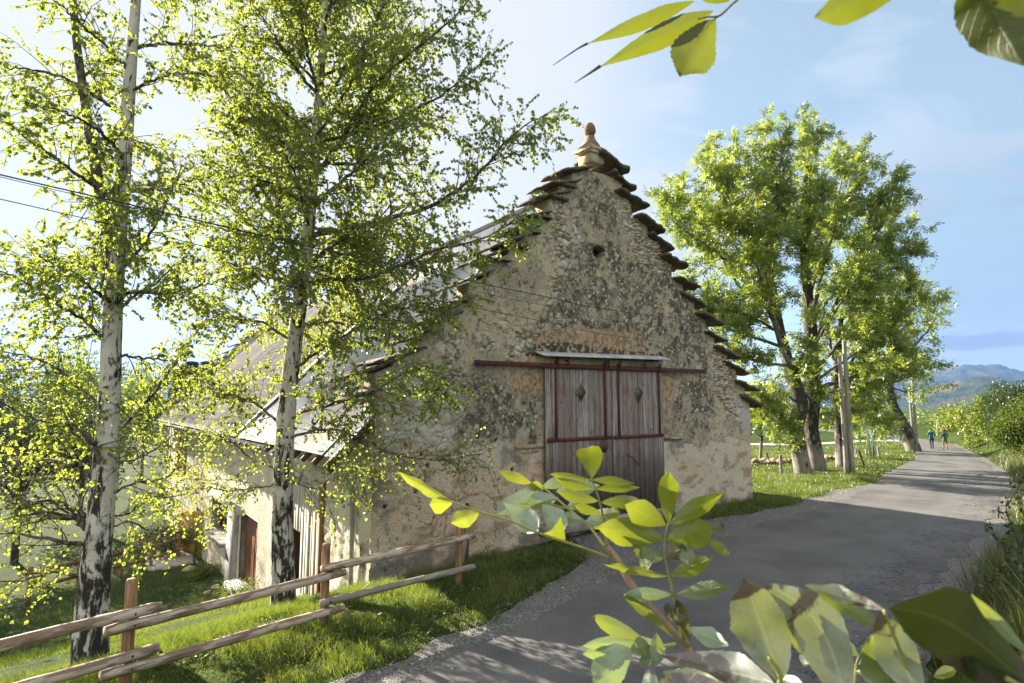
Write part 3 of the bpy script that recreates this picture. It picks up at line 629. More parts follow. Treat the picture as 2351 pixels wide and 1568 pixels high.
rr_ = (np.abs(Tm - 10.5 - 0.05 * nB) < 0.07) & (Zm < 4.1) & (Zm > 3.0); col = mixc(col, C3(.16, .07, .035), rr_ * smoothstep(3.0, 4.0, Zm) * 0.6)
e1, e2, eid = worley(Tm * 1.1 + w1 * 2.0, Zm * 1.1 + w2 * 2.0, 77); crackm = (e2 - e1 < 0.018) & (fbm(Tm * 0.7, Zm * 0.7, 78) > 0.52) & (Tm < 5) & (rubble < .5)
col = mixc(col, C3(.09, .065, .04), crackm * 0.85)
pits = (worley(Tm * 2.0, Zm * 2.0, 83)[0] < 0.09) & (fbm(Tm * 0.9, Zm * 0.9, 84) > 0.64) & (Zm < 4.2) & (Tm < 4.2); col = mixc(col, C3(.02, .018, .015), pits * 0.9)
disp = 0.018 * (nB - 0.5) + 0.014 * (nC - 0.5) + 0.05 * (nA - 0.5) + rubble * (0.080 * body * (0.6 + 0.7 * ID) - 0.02) + lime * (0.035 * body) + lf * (0.020 * (nC - 0.5) + 0.018 * spk + 0.010 * spk2) - 0.016 * low + cement * 0.012 - crackm * 0.015 - pits * 0.06 + 0.008 * nD
P = BL[None, None, :] + BU * (Tm + 0.05 * (nB - .5) * rubble)[..., None] + BZ * Zm[..., None] - BW * disp[..., None]
nx, ny = len(tg), len(zg)
ct = (Tm[:-1, :-1] + Tm[1:, 1:]) / 2; cz = (Zm[:-1, :-1] + Zm[1:, 1:]) / 2
wob = 0.05 * (fbm(ct * 5, cz * 5, 15) - 0.5)
keep = (cz < top_at(ct) + wob * 0.6) & (ct < 13.20 + 0.10 * smoothstep(0, 3, cz) + wob)
hole = inpoly(ct + wob, cz + wob, [(6.09, 7.32), (6.26, 7.43), (6.44, 7.40), (6.53, 7.29), (6.48, 7.14), (6.26, 7.05), (6.08, 7.11)])
keep &= ~hole
a = Acc(); FF = grid_faces(nx, ny).reshape(ny - 1, nx - 1, 4); a.add(P.reshape(-1, 3), FF[keep])
Pb = BL[None, None, :] + BU * Tm[..., None] + BZ * Zm[..., None] + BW * 0.56
a.add(Pb.reshape(-1, 3), np.zeros((0, 4), int)); off = nx * ny
kp = np.pad(keep, 1)
for (dy, dx, c0, c1) in ((-1, 0, 0, 1), (0, 1, 1, 2), (1, 0, 2, 3), (0, -1, 3, 0)):
    bd = keep & ~kp[1 + dy:ny + dy, 1 + dx:nx + dx]; f = FF[bd]
    a.F[4].append(np.stack([f[:, c1], f[:, c0], f[:, c0] + off, f[:, c1] + off], 1))
a.F[4].append((FF[keep] + off)[:, ::-1])
used = np.zeros(a.nv, bool)
for f in a.F[4]: used[f.ravel()] = True
remap = np.cumsum(used) - 1
sc_ = np.concatenate([col.reshape(-1, 3), (mixc(C3(.42, .34, .22) + 0 * col, C3(.20, .15, .09), smoothstep(.4, .6, nC))).reshape(-1, 3)])[used]
b = Acc(); b.add(np.concatenate(a.V)[used], np.zeros((0, 4), int)); b.F[4] = [remap[np.concatenate(a.F[4])]]
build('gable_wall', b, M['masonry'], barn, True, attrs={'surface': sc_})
a = Acc(); prism(a, [B(6.0, .30, 7.0), B(6.6, .30, 7.0), B(6.6, .30, 7.5), B(6.0, .30, 7.5)], BW * 0.03); build('vent_hole', a, M['dark_gap'], barn)

# stepped coping of stone slabs
def slab(tip, zt, side, ln, th, s0, s1, tilt):
    """irregular slab from the tip inwards: side +1 = right slope, -1 = left slope"""
    n = 9; out = []
    for f in np.linspace(0, 1, n): out.append((f * ln, s0 + nr.uniform(-.06, .06)))
    for f in np.linspace(0, 1, n)[1:]: out.append((ln + nr.uniform(-.03, .03), s0 + (s1 - s0) * f))
    for f in np.linspace(1, 0, n)[1:]: out.append((f * ln + nr.uniform(-.03, .03), s1 + nr.uniform(-.04, .04)))
    for f in np.linspace(1, 0, n)[1:-1]: out.append((nr.uniform(-.07, .04), s0 + (s1 - s0) * f))
    out = np.array(out); out[:1, 0] += 0.05; m = len(out); c = out.mean(0)
    rings = []
    for k, (zz, sh) in enumerate(((0, .955), (.2 * th, 1.0), (.85 * th, 0.99), (th, .95))):
        o2 = c + (out - c) * sh; d = o2[:, 0]
        z = zt + d * tilt + zz + nr.uniform(-.010, .010, m) - 0.012 * np.sin(d * 3 + tip)
        rings.append(np.array([B(tip - side * d_, s_, z_) for d_, s_, z_ in zip(d, o2[:, 1], z)]))
    A_ = Acc(); cen = [B(tip - side * c[0], c[1], zt + c[0] * tilt + q) for q in (0.0, th)]
    A_.add(np.vstack(rings + [np.array(cen)]), [(k * m + i, k * m + (i + 1) % m, (k + 1) * m + (i + 1) % m, (k + 1) * m + i) for k in range(3) for i in range(m)]
           + [((i + 1) % m, i, 4 * m) for i in range(m)] + [(3 * m + i, 3 * m + (i + 1) % m, 4 * m + 1) for i in range(m)])
    build('coping_stone', A_, M['lauze'], barn, False)
for k, (T, Z) in enumerate(RT): slab(T + nr.uniform(-.05, .03), Z - .03, 1, nr.uniform(1.0, 1.2), nr.uniform(.07, .115), -.26 + nr.uniform(-.10, .08), .86, TILT_R + nr.uniform(-.05, .07))
for k, (T, Z) in enumerate(LT): slab(T - 0.98 + nr.uniform(-.10, .03), Z - .98 * TILT, -1, nr.uniform(.95, 1.2), nr.uniform(.05, .10), -.17 + nr.uniform(-.08, .08), .80, TILT + nr.uniform(-.09, .09))
# small shims under the left slabs
for T, Z in LT[1:7]:
    A_ = Acc(); box(A_, B(T - 0.35, .25, Z - .22), .30, .42, .03, BU, BW, BZ, .03); build('packing_stone', A_, M['lauze'], barn)

# finial on the apex
fin = bpy.data.objects.new('finial', None); COL.objects.link(fin); fin.parent = barn; fin.location = tuple(B(6.18, .12, 9.7) - B(0, 0, 0))
FC = lambda z, dt=0, ds=0: B(6.16 + dt, .12 + ds, z)
a = Acc(); box(a, FC(9.83), .26, .24, .17, BU, BW, BZ, .03); build('base_block', a, M['stone'], fin)
a = Acc(); box(a, FC(9.99, .03), .32, .30, .045, BU, BW, norm(BZ + .1 * BU), .03); box(a, FC(10.08, .0), .35, .31, .045, BU, BW, norm(BZ - .06 * BU), .03); build('cap_slab', a, M['stone'], fin)
a = Acc(); rings = []; pr = [(.20, 10.12), (.205, 10.19), (.185, 10.27), (.135, 10.36), (.095, 10.46), (.08, 10.54)]
for r_, z in pr:
    rings.append([FC(z, x * r_ + nr.uniform(-.01, .01), y * r_ + nr.uniform(-.01, .01)) for x, y in ((-1, -1), (0, -1.03), (1, -1), (1.03, 0), (1, 1), (0, 1.03), (-1, 1), (-1.03, 0))])
a.add(np.array(rings).reshape(-1, 3), [(k * 8 + i, k * 8 + (i + 1) % 8, k * 8 + 8 + (i + 1) % 8, k * 8 + 8 + i) for k in range(len(pr) - 1) for i in range(8)] + [tuple(40 + i for i in range(8))])
build('pyramid', a, M['finial'], fin)
a = Acc(); lathe(a, FC(10.54), [(.085, 0), (.12, .02), (.155, .09), (.165, .17), (.14, .27), (.085, .345), (.02, .375)], 14, wob=.05); build('egg', a, M['finial'], fin, True)

# big sliding doors
def B3(t, z, s=0.0): return B(t, s, z)
for (t0, t1, dt, name) in ((4.31, 6.56, 5.45, 'l'), (6.59, 8.62, 7.60, 'r')):
    leaf = bpy.data.objects.new('door_leaf', None); COL.objects.link(leaf); leaf.parent = barn; leaf.location = tuple(B3(t0, 0, 0) - BL)
    leaf['label'] = 'left leaf of weathered planks with traces of red paint' if name == 'l' else 'right leaf of weathered planks with traces of red paint'
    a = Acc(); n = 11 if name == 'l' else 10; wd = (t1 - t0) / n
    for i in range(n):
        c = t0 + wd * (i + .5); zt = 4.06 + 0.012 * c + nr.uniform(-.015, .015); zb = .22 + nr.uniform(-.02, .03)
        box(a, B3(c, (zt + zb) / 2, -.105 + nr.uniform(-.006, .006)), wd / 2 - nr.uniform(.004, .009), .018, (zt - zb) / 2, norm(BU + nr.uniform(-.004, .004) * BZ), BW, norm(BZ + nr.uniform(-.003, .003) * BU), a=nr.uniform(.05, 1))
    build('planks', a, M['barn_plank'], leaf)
    a = Acc(); box(a, B3((t0 + t1) / 2, 2.2, -.07), (t1 - t0) / 2 - .02, .012, 1.9, BU, BW, BZ); build('backing_board', a, M['dark_gap'], leaf)
    for ts in ((4.63, 6.31) if name == 'l' else (6.82, 8.45)):
        a = Acc(); box(a, B3(ts, 3.22, -.145), .033, .012, .98, BU, BW, BZ); build('strap', a, M['rust_iron'], leaf)
        a = Acc(); lathe(a, B3(ts, 4.20, -.20), [(.03, 0), (.07, 0), (.07, .03), (.03, .03)], 14, BW); box(a, B3(ts, 4.18, -.21), .04, .012, .10, BU, BW, BZ); build('roller', a, M['rust_iron'], leaf)
    a = Acc(); box(a, B3((t0 + t1) / 2 + (.02 if name == 'l' else 0), 2.27, -.142), (t1 - t0) / 2 - .02, .013, .045, norm(BU + .005 * BZ), BW, BZ); build('cross_bar', a, M['rust_iron'], leaf)
    # diamond window: pane and frame
    rx, rz = .155, .215; dia = [(0, -rz), (rx, 0), (0, rz), (-rx, 0)]
    a = Acc(); prism(a, [B3(dt + x * 1.0, 3.43 + z * 1.0, -.150) for x, z in dia], BW * .012); wn = build('diamond_window', a, M['olive_pane'], leaf)
    a = Acc()
    for i in range(4):
        (x0, z0), (x1, z1) = dia[i], dia[(i + 1) % 4]
        tube(a, [B3(dt + x0 * 1.07, 3.43 + z0 * 1.07, -.152), B3(dt + x1 * 1.07, 3.43 + z1 * 1.07, -.152)], .009, 5)
    build('window_frame', a, M['barn_plank'], wn)
    a = Acc()
    if name == 'l': tube(a, spline([B3(5.97, 1.60, -.14), B3(6.0, 1.68, -.17), B3(6.08, 1.76, -.17), B3(6.02, 1.77, -.13)], 10), .012, 6)
    else: tube(a, spline([B3(7.06, 1.80, -.13), B3(7.13, 1.77, -.17), B3(7.3, 1.70, -.17), B3(7.5, 1.53, -.16), B3(7.52, 1.46, -.13)], 14), .012, 6)
    build('handle', a, M['dark_iron'], leaf)
    if name == 'l':
        a = Acc(); th_ = np.linspace(0, 2 * np.pi, 20, endpoint=False); prism(a, [B3(6.25 + .15 * math.cos(q), 2.06 + .17 * math.sin(q), -.136) for q in th_], BW * .014); build('oval_patch', a, M['dark_post'], leaf)
a = Acc(); box(a, B(6.43, -.165, 4.085), 4.18, .014, .05, norm(BU + .011 * BZ), BW, BZ); box(a, B(6.43, -.14, 4.14), 4.16, .03, .012, norm(BU + .011 * BZ), BW, BZ); build('door_rail', a, M['rust_iron'], barn)
th_ = np.linspace(0, 2 * np.pi, 18); a = Acc(); tube(a, [B(2.36 + .06 * math.sin(q * 2), -.165 + .05 * math.cos(q), 4.04 + .075 * math.sin(q)) for q in th_], .012, 5, cap=False); tube(a, [B(2.33, -.20, 4.0), B(2.30, -.22, 3.93), B(2.34, -.22, 3.86)], .009, 5); build('rope', a, m_plain('blue twine', (.03, .10, .22), .7, .2, 30), barn)
for tb in (5.0, 6.42, 7.85):
    a = Acc(); box(a, B(tb, -.09, 4.22), .02, .09, .02, BU, BW, BZ); box(a, B(tb, -.19, 4.20), .022, .01, .10, BU, BW, BZ); build('rail_bracket', a, M['rust_iron'], barn)
a = Acc(); box(a, B(6.38, -.19, 4.40), 2.32, .22, .016, norm(BU + .024 * BZ), norm(BW + .30 * BZ), norm(BZ - .30 * BW)); build('door_canopy', a, M['pale_board'], barn)
a = Acc(); box(a, B(6.4, -.02, 4.24), 2.5, .05, .09, norm(BU + .012 * BZ), BW, BZ, .01); build('lintel', a, M['stone'], barn)
for (c, hw, z) in ((3.90, .42, 2.13), (9.15, .40, 2.15)):
    a = Acc(); box(a, B(c, .0, z), hw, .045, .045, BU, BW, BZ, .012); build('stone_ledge', a, M['stone'], barn)
a = Acc(); box(a, B(6.45, -.12, .17), 2.3, .22, .10, BU, BW, BZ, .02); build('door_step', a, M['concrete'], barn)

# roof: corrugated iron on the near stretch of the left slope, tiles beyond, tiles on the right slope
RIDGE_T, RIDGE_Z, EAVE_T, EAVE_Z = 6.5, 9.4, -0.80, 2.10
def roof_sheet(name, mt, s0, s1, f0, f1, per, amp, rows, lap, side=-1, local=True):
    n = int((s1 - s0) / per * 6); s = np.linspace(s0, s1, n); nrow = rows * 2
    f = np.concatenate([[k / rows, (k + .999) / rows] for k in range(rows)]); lift = np.tile([lap, 0.0], rows)[:, None]
    fr = f0 + (f1 - f0) * f
    te = EAVE_T if side < 0 else 13.9; ze = EAVE_Z if side < 0 else 2.1
    tq = te + (RIDGE_T - te) * fr; zq = ze + (RIDGE_Z - ze) * fr
    S, Tq = np.meshgrid(s, tq); Zq = np.repeat(zq[:, None], n, 1)
    nz = 0.7
    sag = -0.10 * np.sin(np.clip((S - 1) / 33, 0, 1) * np.pi) * np.sin(fr * np.pi)[:, None] + 0.03 * (fbm(S * 0.5, Tq * 0.5, 7) - .5)
    h = amp * np.sin(S / per * 2 * np.pi) + lift + sag
    P = BL + BU * (Tq + side * nz * h)[..., None] + BW * S[..., None] + BZ * (Zq + nz * h)[..., None]
    a = Acc(); tint = np.repeat((h2(np.floor(S / .83).astype(int), np.floor(fr * 3)[:, None].astype(int) + 0 * S.astype(int), 4) > .78).astype(float)[..., None], 1, -1)[..., 0]
    tint = np.maximum(tint, ((S > 1.0) & (S < 1.9)).astype(float) * .9 if mt is M['iron_roof'] else h2(np.floor(S / per).astype(int), np.floor(fr * rows + .001)[:, None].astype(int) + 0 * S.astype(int), 8))
    a.add(P.reshape(-1, 3), grid_faces(n, nrow), tint.ravel() + 0.001)
    return build(name, a, mt, barn, True)
roof_sheet('iron_roof', M['iron_roof'], .58, 9.0, 0, .985, .09, .013, 4, .02)
roof_sheet('iron_roof', M['iron_roof'], -.02, .60, 0, .115, .09, .013, 1, .0)
roof_sheet('tile_roof', M['tiles'], 9.1, 34.6, 0, 1, .24, .025, 30, .035)
roof_sheet('tile_roof', M['tiles'], .4, 34.6, 0, 1, .6, .02, 22, .03, side=1)
a = Acc(); tube(a, [B(6.5, .6, 9.45), B(6.5, 18, 9.36), B(6.5, 34.6, 9.42)], .11, 8); build('ridge_cap', a, M['tiles'], barn, True)
a = Acc(); box(a, B((EAVE_T + RIDGE_T) / 2, 9.03, (EAVE_Z + RIDGE_Z) / 2 + .07), .16, .02, 5.15, BW, norm(BU - BZ), norm(BU + BZ)); build('roof_flashing', a, M['galv'], barn)
a = Acc(); box(a, B(-.50, .06, 2.28), .03, .10, .55, BW, norm(BU - BZ), norm(BU + BZ)); build('verge_board', a, M['dark_post'], barn)
a = Acc()
for ss_ in np.arange(.3, 34, .8): box(a, B(-.40, ss_, 2.34), .05, .05, .60, BW, norm(BU - BZ), norm(BU + BZ))
build('rafter_ends', a, M['dark_post'], barn)

# far gable and right wall
for (ss_, th) in ((34.3, .5),):
    a = Acc(); prism(a, [B(0, ss_, -4.4), B(13.2, ss_, -1), B(13.2, ss_, 3.4), B(6.5, ss_, 10.1), B(0, ss_, 3.6)], BW * th); build('far_gable_wall', a, M['render'], barn)
for k in range(12):
    slab(-0.55 + .50 * k, 3.05 + .53 * k, -1, 1.0, .08, 34.1, 35.0, TILT)
a = Acc(); box(a, B(13.0, 17.4, .9), .25, 16.8, 2.5, BU, BW, BZ); build('right_wall', a, M['render'], barn)

# side wall with its openings
ss1, zz1 = np.arange(0.0, 34.4, .085), np.arange(-4.6, 2.95, .085)
Sm, Zs = np.meshgrid(ss1, zz1); cs_, cz_ = (Sm[:-1, :-1] + Sm[1:, 1:]) / 2, (Zs[:-1, :-1] + Zs[1:, 1:]) / 2
OPEN = [(4.25, 5.35, -1.40, -.08), (9.1, 11.6, -3.0, -.60), (13.7, 17.3, -2.05, -.80), (19.2, 21.4, -3.9, -1.8), (26.9, 28.4, -.65, 1.2)]
kp_ = np.ones(cs_.shape, bool)
for s0, s1, z0, z1 in OPEN: kp_ &= ~((cs_ > s0) & (cs_ < s1) & (cz_ > z0) & (cz_ < z1))
n1_, n2_, n3_ = worley(Sm * 2.6, Zs * 3.4, 5); rub = smoothstep(.5, .6, fbm(Sm * .5, Zs * .5, 12)) * (Sm < 5) + (Sm > 1.3) * (Sm < 2.7) * (Zs < .9) * 1.0
dsp = .03 * (fbm(Sm * 2, Zs * 2, 4) - .5) + np.clip(rub, 0, 1) * .05 * np.clip((n2_ - n1_) * 2, 0, 1)
P = BL + BU * (-dsp)[..., None] + BW * Sm[..., None] + BZ * Zs[..., None]
a = Acc(); a.add(P.reshape(-1, 3), grid_faces(len(ss1), len(zz1)).reshape(len(zz1) - 1, len(ss1) - 1, 4)[kp_][:, ::-1]); build('side_wall', a, M['render'], barn, True)
def recess(s0, s1, z0, z1, dep, mt, back):
    a = Acc(); s0 -= .05; s1 += .05; z0 -= .05; z1 += .05
    for q in ([(s0, z0), (s1, z0)], [(s1, z0), (s1, z1)], [(s1, z1), (s0, z1)], [(s0, z1), (s0, z0)]):
        (a0, b0), (a1, b1) = q; a.add([B(.0, a0, b0), B(.0, a1, b1), B(dep, a1, b1), B(dep, a0, b0)], [(0, 1, 2, 3)])
    build('reveal', a, mt, barn)
    a = Acc(); box(a, B(dep + .02, (s0 + s1) / 2, (z0 + z1) / 2), (s1 - s0) / 2, .02, (z1 - z0) / 2, BW, BU, BZ); return build(back[0], a, back[1], barn)
recess(4.25, 5.35, -1.40, -.08, .5, M['dark_post'], ('doorway', M['dark_gap']))
a = Acc(); 
for i in range(10): box(a, B(.20 + nr.uniform(-.005, .005), 9.1 + .25 * (i + .5), -1.8), .12, .02, 1.18, BW, BU, BZ, a=.02)
build('brown_door', a, M['brown_plank'], barn)
recess(9.1, 11.6, -3.0, -.60, .25, M['concrete'], ('door_back', M['dark_gap']))
recess(13.7, 17.3, -2.05, -.80, .40, M['concrete'], ('window_back', M['dark_gap']))
win = bpy.data.objects.new('window', None); COL.objects.link(win); win.parent = barn; win.location = tuple(B(0, 15.5, -1.45) - BL)
a = Acc(); box(a, B(.34, 15.5, -1.42), 1.75, .008, .60, BW, BU, BZ); build('window_pane', a, M['window_pane'], win)
a = Acc()
for sq in (13.80, 15.0, 16.1, 17.2): box(a, B(.32, sq, -1.42), .05, .03, .62, BW, BU, BZ)
for zq in (-2.0, -1.42, -.84): box(a, B(.322, 15.5, zq), 1.75, .026, .035, BW, BU, BZ)
build('window_frame', a, M['red_frame'], win)
a = Acc(); box(a, B(-.10, 15.5, -2.13), 1.95, .20, .07, BW, BU, BZ, .01); build('window_sill', a, M['concrete'], win)
a = Acc(); box(a, B(-.02, 14.2, -.58), 2.95, .07, .17, BW, BU, BZ); build('concrete_lintel', a, M['pale_concrete'], barn)
a = Acc(); box(a, B(-.03, 12.6, -2.0), .75, .08, 1.38, BW, BU, BZ, .01); build('concrete_pillar', a, M['concrete'], barn)
a = Acc(); box(a, B(-.14, 9.9, -3.0), 1.7, .30, .10, BW, BU, BZ, .01); build('doorstep', a, M['pale_concrete'], barn)
a = Acc(); box(a, B(-.12, 4.4, -1.62), 1.6, .20, .10, BW, BU, BZ, .01); build('doorstep', a, M['pale_concrete'], barn)
# plank door and hatch
a = Acc()
for i in range(6): box(a, B(-.06 + nr.uniform(-.008, .008), 2.86 + .24 * (i + .5), -.12), .115, .015, 1.40, BW, BU, BZ, a=.01)
build('plank_door', a, M['white_plank'], barn)
a = Acc()
for i in range(5): box(a, B(-.05 + nr.uniform(-.008, .008), 4.32 + .22 * (i + .5), .56), .105, .015, .66, BW, BU, BZ, a=.01)
build('hatch_door', a, M['white_plank'], barn)
for (s_q, w_q) in ((2.80, .06), (5.45, .08)):
    a = Acc(); box(a, B(-.05, s_q, -.15), w_q, .05, 1.45, BW, BU, BZ, .01); build('door_post', a, M['post'], barn)
# ochre door, shutters
od = recess(19.2, 21.4, -3.9, -1.8, .25, M['pale_concrete'], ('door_back', M['dark_gap']))
a = Acc(); box(a, B(-.35, 20.4, -2.85), 1.0, .03, 1.06, norm(BW - .45 * BU), norm(BU + .45 * BW), BZ); build('ochre_door', a, M['ochre_plank'], barn)
recess(26.9, 28.4, -.65, 1.2, .2, M['pale_concrete'], ('window_back', M['window_pane']))
for sq in (26.4, 29.1):
    a = Acc(); box(a, B(-.05, sq, .3), .5, .02, .95, BW, BU, BZ); build('shutter', a, M['ochre_plank'], barn)
a = Acc(); tube(a, [B(-.6, 1.9, 1.86), B(-.62, 3.6, 1.83), B(-.6, 5.5, 1.86)], .07, 8); box(a, B(-.55, 3.7, 1.78), 1.75, .06, .03, BW, BU, BZ); build('gutter', a, M['white_paint'], barn, True)
a = Acc(); box(a, B(-.75, 20, 2.0), 14.4, .03, .06, BW, BU, BZ); build('eaves_board', a, M['white_paint'], barn)
a = Acc(); tube(a, spline([B(-.55, 1.8, 1.75), B(-.30, 1.2, 1.62), B(-.12, .86, 1.45), B(-.09, .80, 1.0), B(-.09, .76, -.75)], 16), .048, 8)
for zq in (1.0, 0.1): lathe(a, B(-.09, .785, zq), [(.048, 0), (.056, .0), (.056, .04), (.048, .04)], 8)
build('drainpipe', a, M['galv'], barn, True)
a = Acc(); tube(a, [B(-.10, 34.0, 1.9), B(-.10, 34.0, -3.8)], .06, 8); build('drainpipe', a, M['white_paint'], barn, True)
# ------------------------------------------------------------------ round-rail fence by the road
FA, FB_, FC_ = np.array([-4.15, 6.61]), np.array([-2.65, 8.58]), np.array([-0.92, 10.48])
F0 = FA - (FB_ - FA) * 1.0
fence = thing('rail_fence', ground(*FB_), 'peeled round-rail wooden fence along the verge in front of the birches', 'fence')
def post_at(p, top, r_=.062, mt='post', parent=None, name='post', lean=(0, 0)):
    z0 = float(gz(*p)) - .15; a = Acc()
    tube(a, [[p[0] + lean[0] * f, p[1] + lean[1] * f, z0 + (top - z0) * f] for f in (0, .3, .6, .97, 1.0)], [r_, r_ * .99, r_ * .97, r_ * .96, r_ * .80], 14, wob=.015)
    return build(name, a, M[mt], parent, True, loc=None if parent else (p[0], p[1], z0 + .15))
for p, top in ((F0, 1.2), (FA, 1.22), (FB_, 1.14), (FC_, 1.10)): post_at(p, top, parent=fence)
fd = norm(np.append(FC_ - FA, 0)); fn = np.array([fd[1], -fd[0], 0])       # towards the road
def rail(p, q, z0, z1, ext0=.24, ext1=.24, grey=0.0, r_=.058):
    P0 = np.array([*p, z0]) + fn * .112; P1 = np.array([*q, z1]) + fn * .112; d = norm(P1 - P0)
    P0 = P0 - d * ext0; P1 = P1 + d * ext1; n = 26; L_ = np.linalg.norm(P1 - P0)
    # built along x, then turned: the grain follows the rail
    u = np.linspace(0, 1, n); wobx = nr.normal(0, .0025, (n, 2)).cumsum(0) * .5; wobx -= u[:, None] * wobx[-1]
    pts = np.column_stack([u * L_, wobx]); rad = r_ * (1 + .04 * np.sin(u * 9 + nr.uniform(0, 6)) + nr.normal(0, .012, n)); rad[0] *= .86; rad[-1] *= .86
    a = Acc(); tube(a, pts, rad, 14, a=grey + .001, wob=.012)
    o = build('rail', a, M['rail'], None, True); o.parent = fence
    o.location = Vector(P0) - fence.location; o.rotation_mode = 'QUATERNION'; o.rotation_quaternion = Vector(d).to_track_quat('X', 'Z')
rail(F0, FA, .90, .885, .2, .27); rail(F0, FA, .48, .455, .2, .27, .1)
rail(FA, FB_, .765, .720, .26, .25); rail(FA, FB_, .325, .235, .27, .25)
rail(FB_, FC_, .835, .825, .13, .25); rail(FB_, FC_, .375, .30, .13, .25, .75, .05)
for pp_, zs in ((FA, (.885, .765, .455, .325)), (FB_, (.72, .835, .235, .375)), (FC_, (.825, .30))):
    for z_ in zs:
        a = Acc(); lathe(a, np.array([*pp_, z_]) + fn * .166, [(.0005, 0.008), (.013, .004), (.014, -.01)], 8, fn); build('bolt', a, M['dark_iron'], fence)
# an older dark post and a grey board leaning on it behind the end of the fence
pd = px(1070, 1262, 11.9); pt = thing('wooden_post', (pd[0], pd[1], float(gz(pd[0], pd[1]))), 'dark brown post with a grey board leaning on it behind the fence end', 'post')
post_at((pd[0], pd[1]), 1.16, .05, 'dark_post', pt, 'post', (.02, .0))
a = Acc(); c0, c1 = px(1061, 1290, 11.6), px(1078, 1185, 11.75); box(a, (c0 + c1) / 2, .035, .012, np.linalg.norm(c1 - c0) / 2, ez=norm(c1 - c0), ey=norm(np.cross(c1 - c0, [1, 0, 0])), ex=norm(np.cross(np.cross(c1 - c0, [1, 0, 0]), c1 - c0)))
build('leaning_board', a, M['grey_post'], pt)

# garden fence beyond the first birch
g0 = px(290, 1120, 24); g1 = px(420, 1085, 27)
gf = thing('garden_fence', ground(g0[0], g0[1]), 'low wooden board fence in the meadow behind the left birch', 'fence')
gp = [ground(*(np.array(g0[:2]) + (np.array(g1[:2]) - np.array(g0[:2])) * k)) for k in (-1.2, -.6, 0, .5, 1.0)]
for p in gp: post_at((p[0], p[1]), p[2] + 1.15, .07, 'post', gf)
for za in (.45, .95):
    for p, q in zip(gp[:-1], gp[1:]):
        a = Acc(); c0, c1 = p + BZ * za, q + BZ * za; d = norm(c1 - c0); box(a, (c0 + c1) / 2, np.linalg.norm(c1 - c0) / 2, .02, .06, d, norm(np.cross(BZ, d)), BZ); build('board', a, M['post'], gf)

# ------------------------------------------------------------------ poles and cables
def pole_pair(name, p, tops, label, group, dx):
    t = thing(name, ground(p[0], p[1]), label, 'utility pole', group)
    for k, (ox, oy, top) in enumerate(tops):
        a = Acc(); z0 = float(gz(p[0] + ox, p[1] + oy)) - .2
        pts = [[p[0] + ox + dx * f * (1 if k else .6), p[1] + oy, z0 + (top - z0) * f] for f in np.linspace(0, 1, 8)]
        tube(a, pts, [.112, .108, .105, .10, .096, .092, .088, .084], 12, wob=.012); build('pole', a, M['grey_post'], t, True)
        if k == 0:
            a = Acc(); lathe(a, pts[-1], [(.085, 0), (.095, .02), (.01, .14)], 10); build('pole_cap', a, M['dark_iron'], t)
    return t
pp = gpt(1955, 1090); PY = pp[1]
ptop = px(1952, 762, PY)[2]
pole_pair('utility_pole', pp, [(0.05, 0, ptop), (-.145, .10, px(1940, 815, PY)[2])], 'twin wooden utility pole on the grass verge beside the two big ash trunks', 'wooden poles along the road', -.02)
p2 = gpt(2104, 1026)
pole_pair('utility_pole', p2, [(0.08, 0, px(2102, 856, p2[1])[2]), (-.16, .1, px(2096, 892, p2[1])[2])], 'farther twin wooden pole by the leaning tree at the road bend', 'wooden poles along the road', -.03)
def cable(pts3, r_, label, name='overhead_cable', grp='cables in front of the gable'):
    a = Acc(); tube(a, spline(pts3, 60), r_, 5); o = build(name, a, M['cable'], None, True, loc=pts3[0]); tag(o, label, 'cable', grp)
def cpx(lst): return [px(x, y, d) for x, y, d in lst]
dep = lambda x: 1 / np.interp(x, [-150, 1953], [1 / 5.6, 1 / (PY - .1)])
cable(cpx([(x, y, dep(x)) for x, y in ((-150, 362), (0, 401), (400, 493), (804, 587), (1263, 683), (1480, 722), (1953, 778))]), .0085, 'thick topmost black cable running from the birches to the pole past the gable')
cable(cpx([(x, y, dep(x) * 1.01) for x, y in ((-150, 366), (0, 406), (400, 500), (804, 596), (1126, 676), (1263, 703), (1480, 745), (1953, 800))]), .0045, 'thin middle black cable that passes the small white insulator')
cable(cpx([(x, y, dep(x) * .99) for x, y in ((-150, 423), (0, 457), (400, 549), (804, 647), (1263, 741), (1480, 780), (1953, 838))]), .0055, 'lowest of the three black cables crossing the gable')
a = Acc(); ic = B(2.78, -.08, 5.67); lathe(a, ic + BZ * -.05, [(.03, 0), (.045, .02), (.045, .08), (.02, .11)], 10); 
ins = build('insulator', a, M['white_paint'], barn, True)
a = Acc(); th_ = np.linspace(0, 2 * np.pi, 22); tube(a, [ic + BU * (-.08 + .10 * math.cos(q)) - BW * .08 + BZ * (.04 + .12 * math.sin(q)) for q in th_], .007, 5, cap=False); build('wire_loop', a, M['cable'], barn, True)

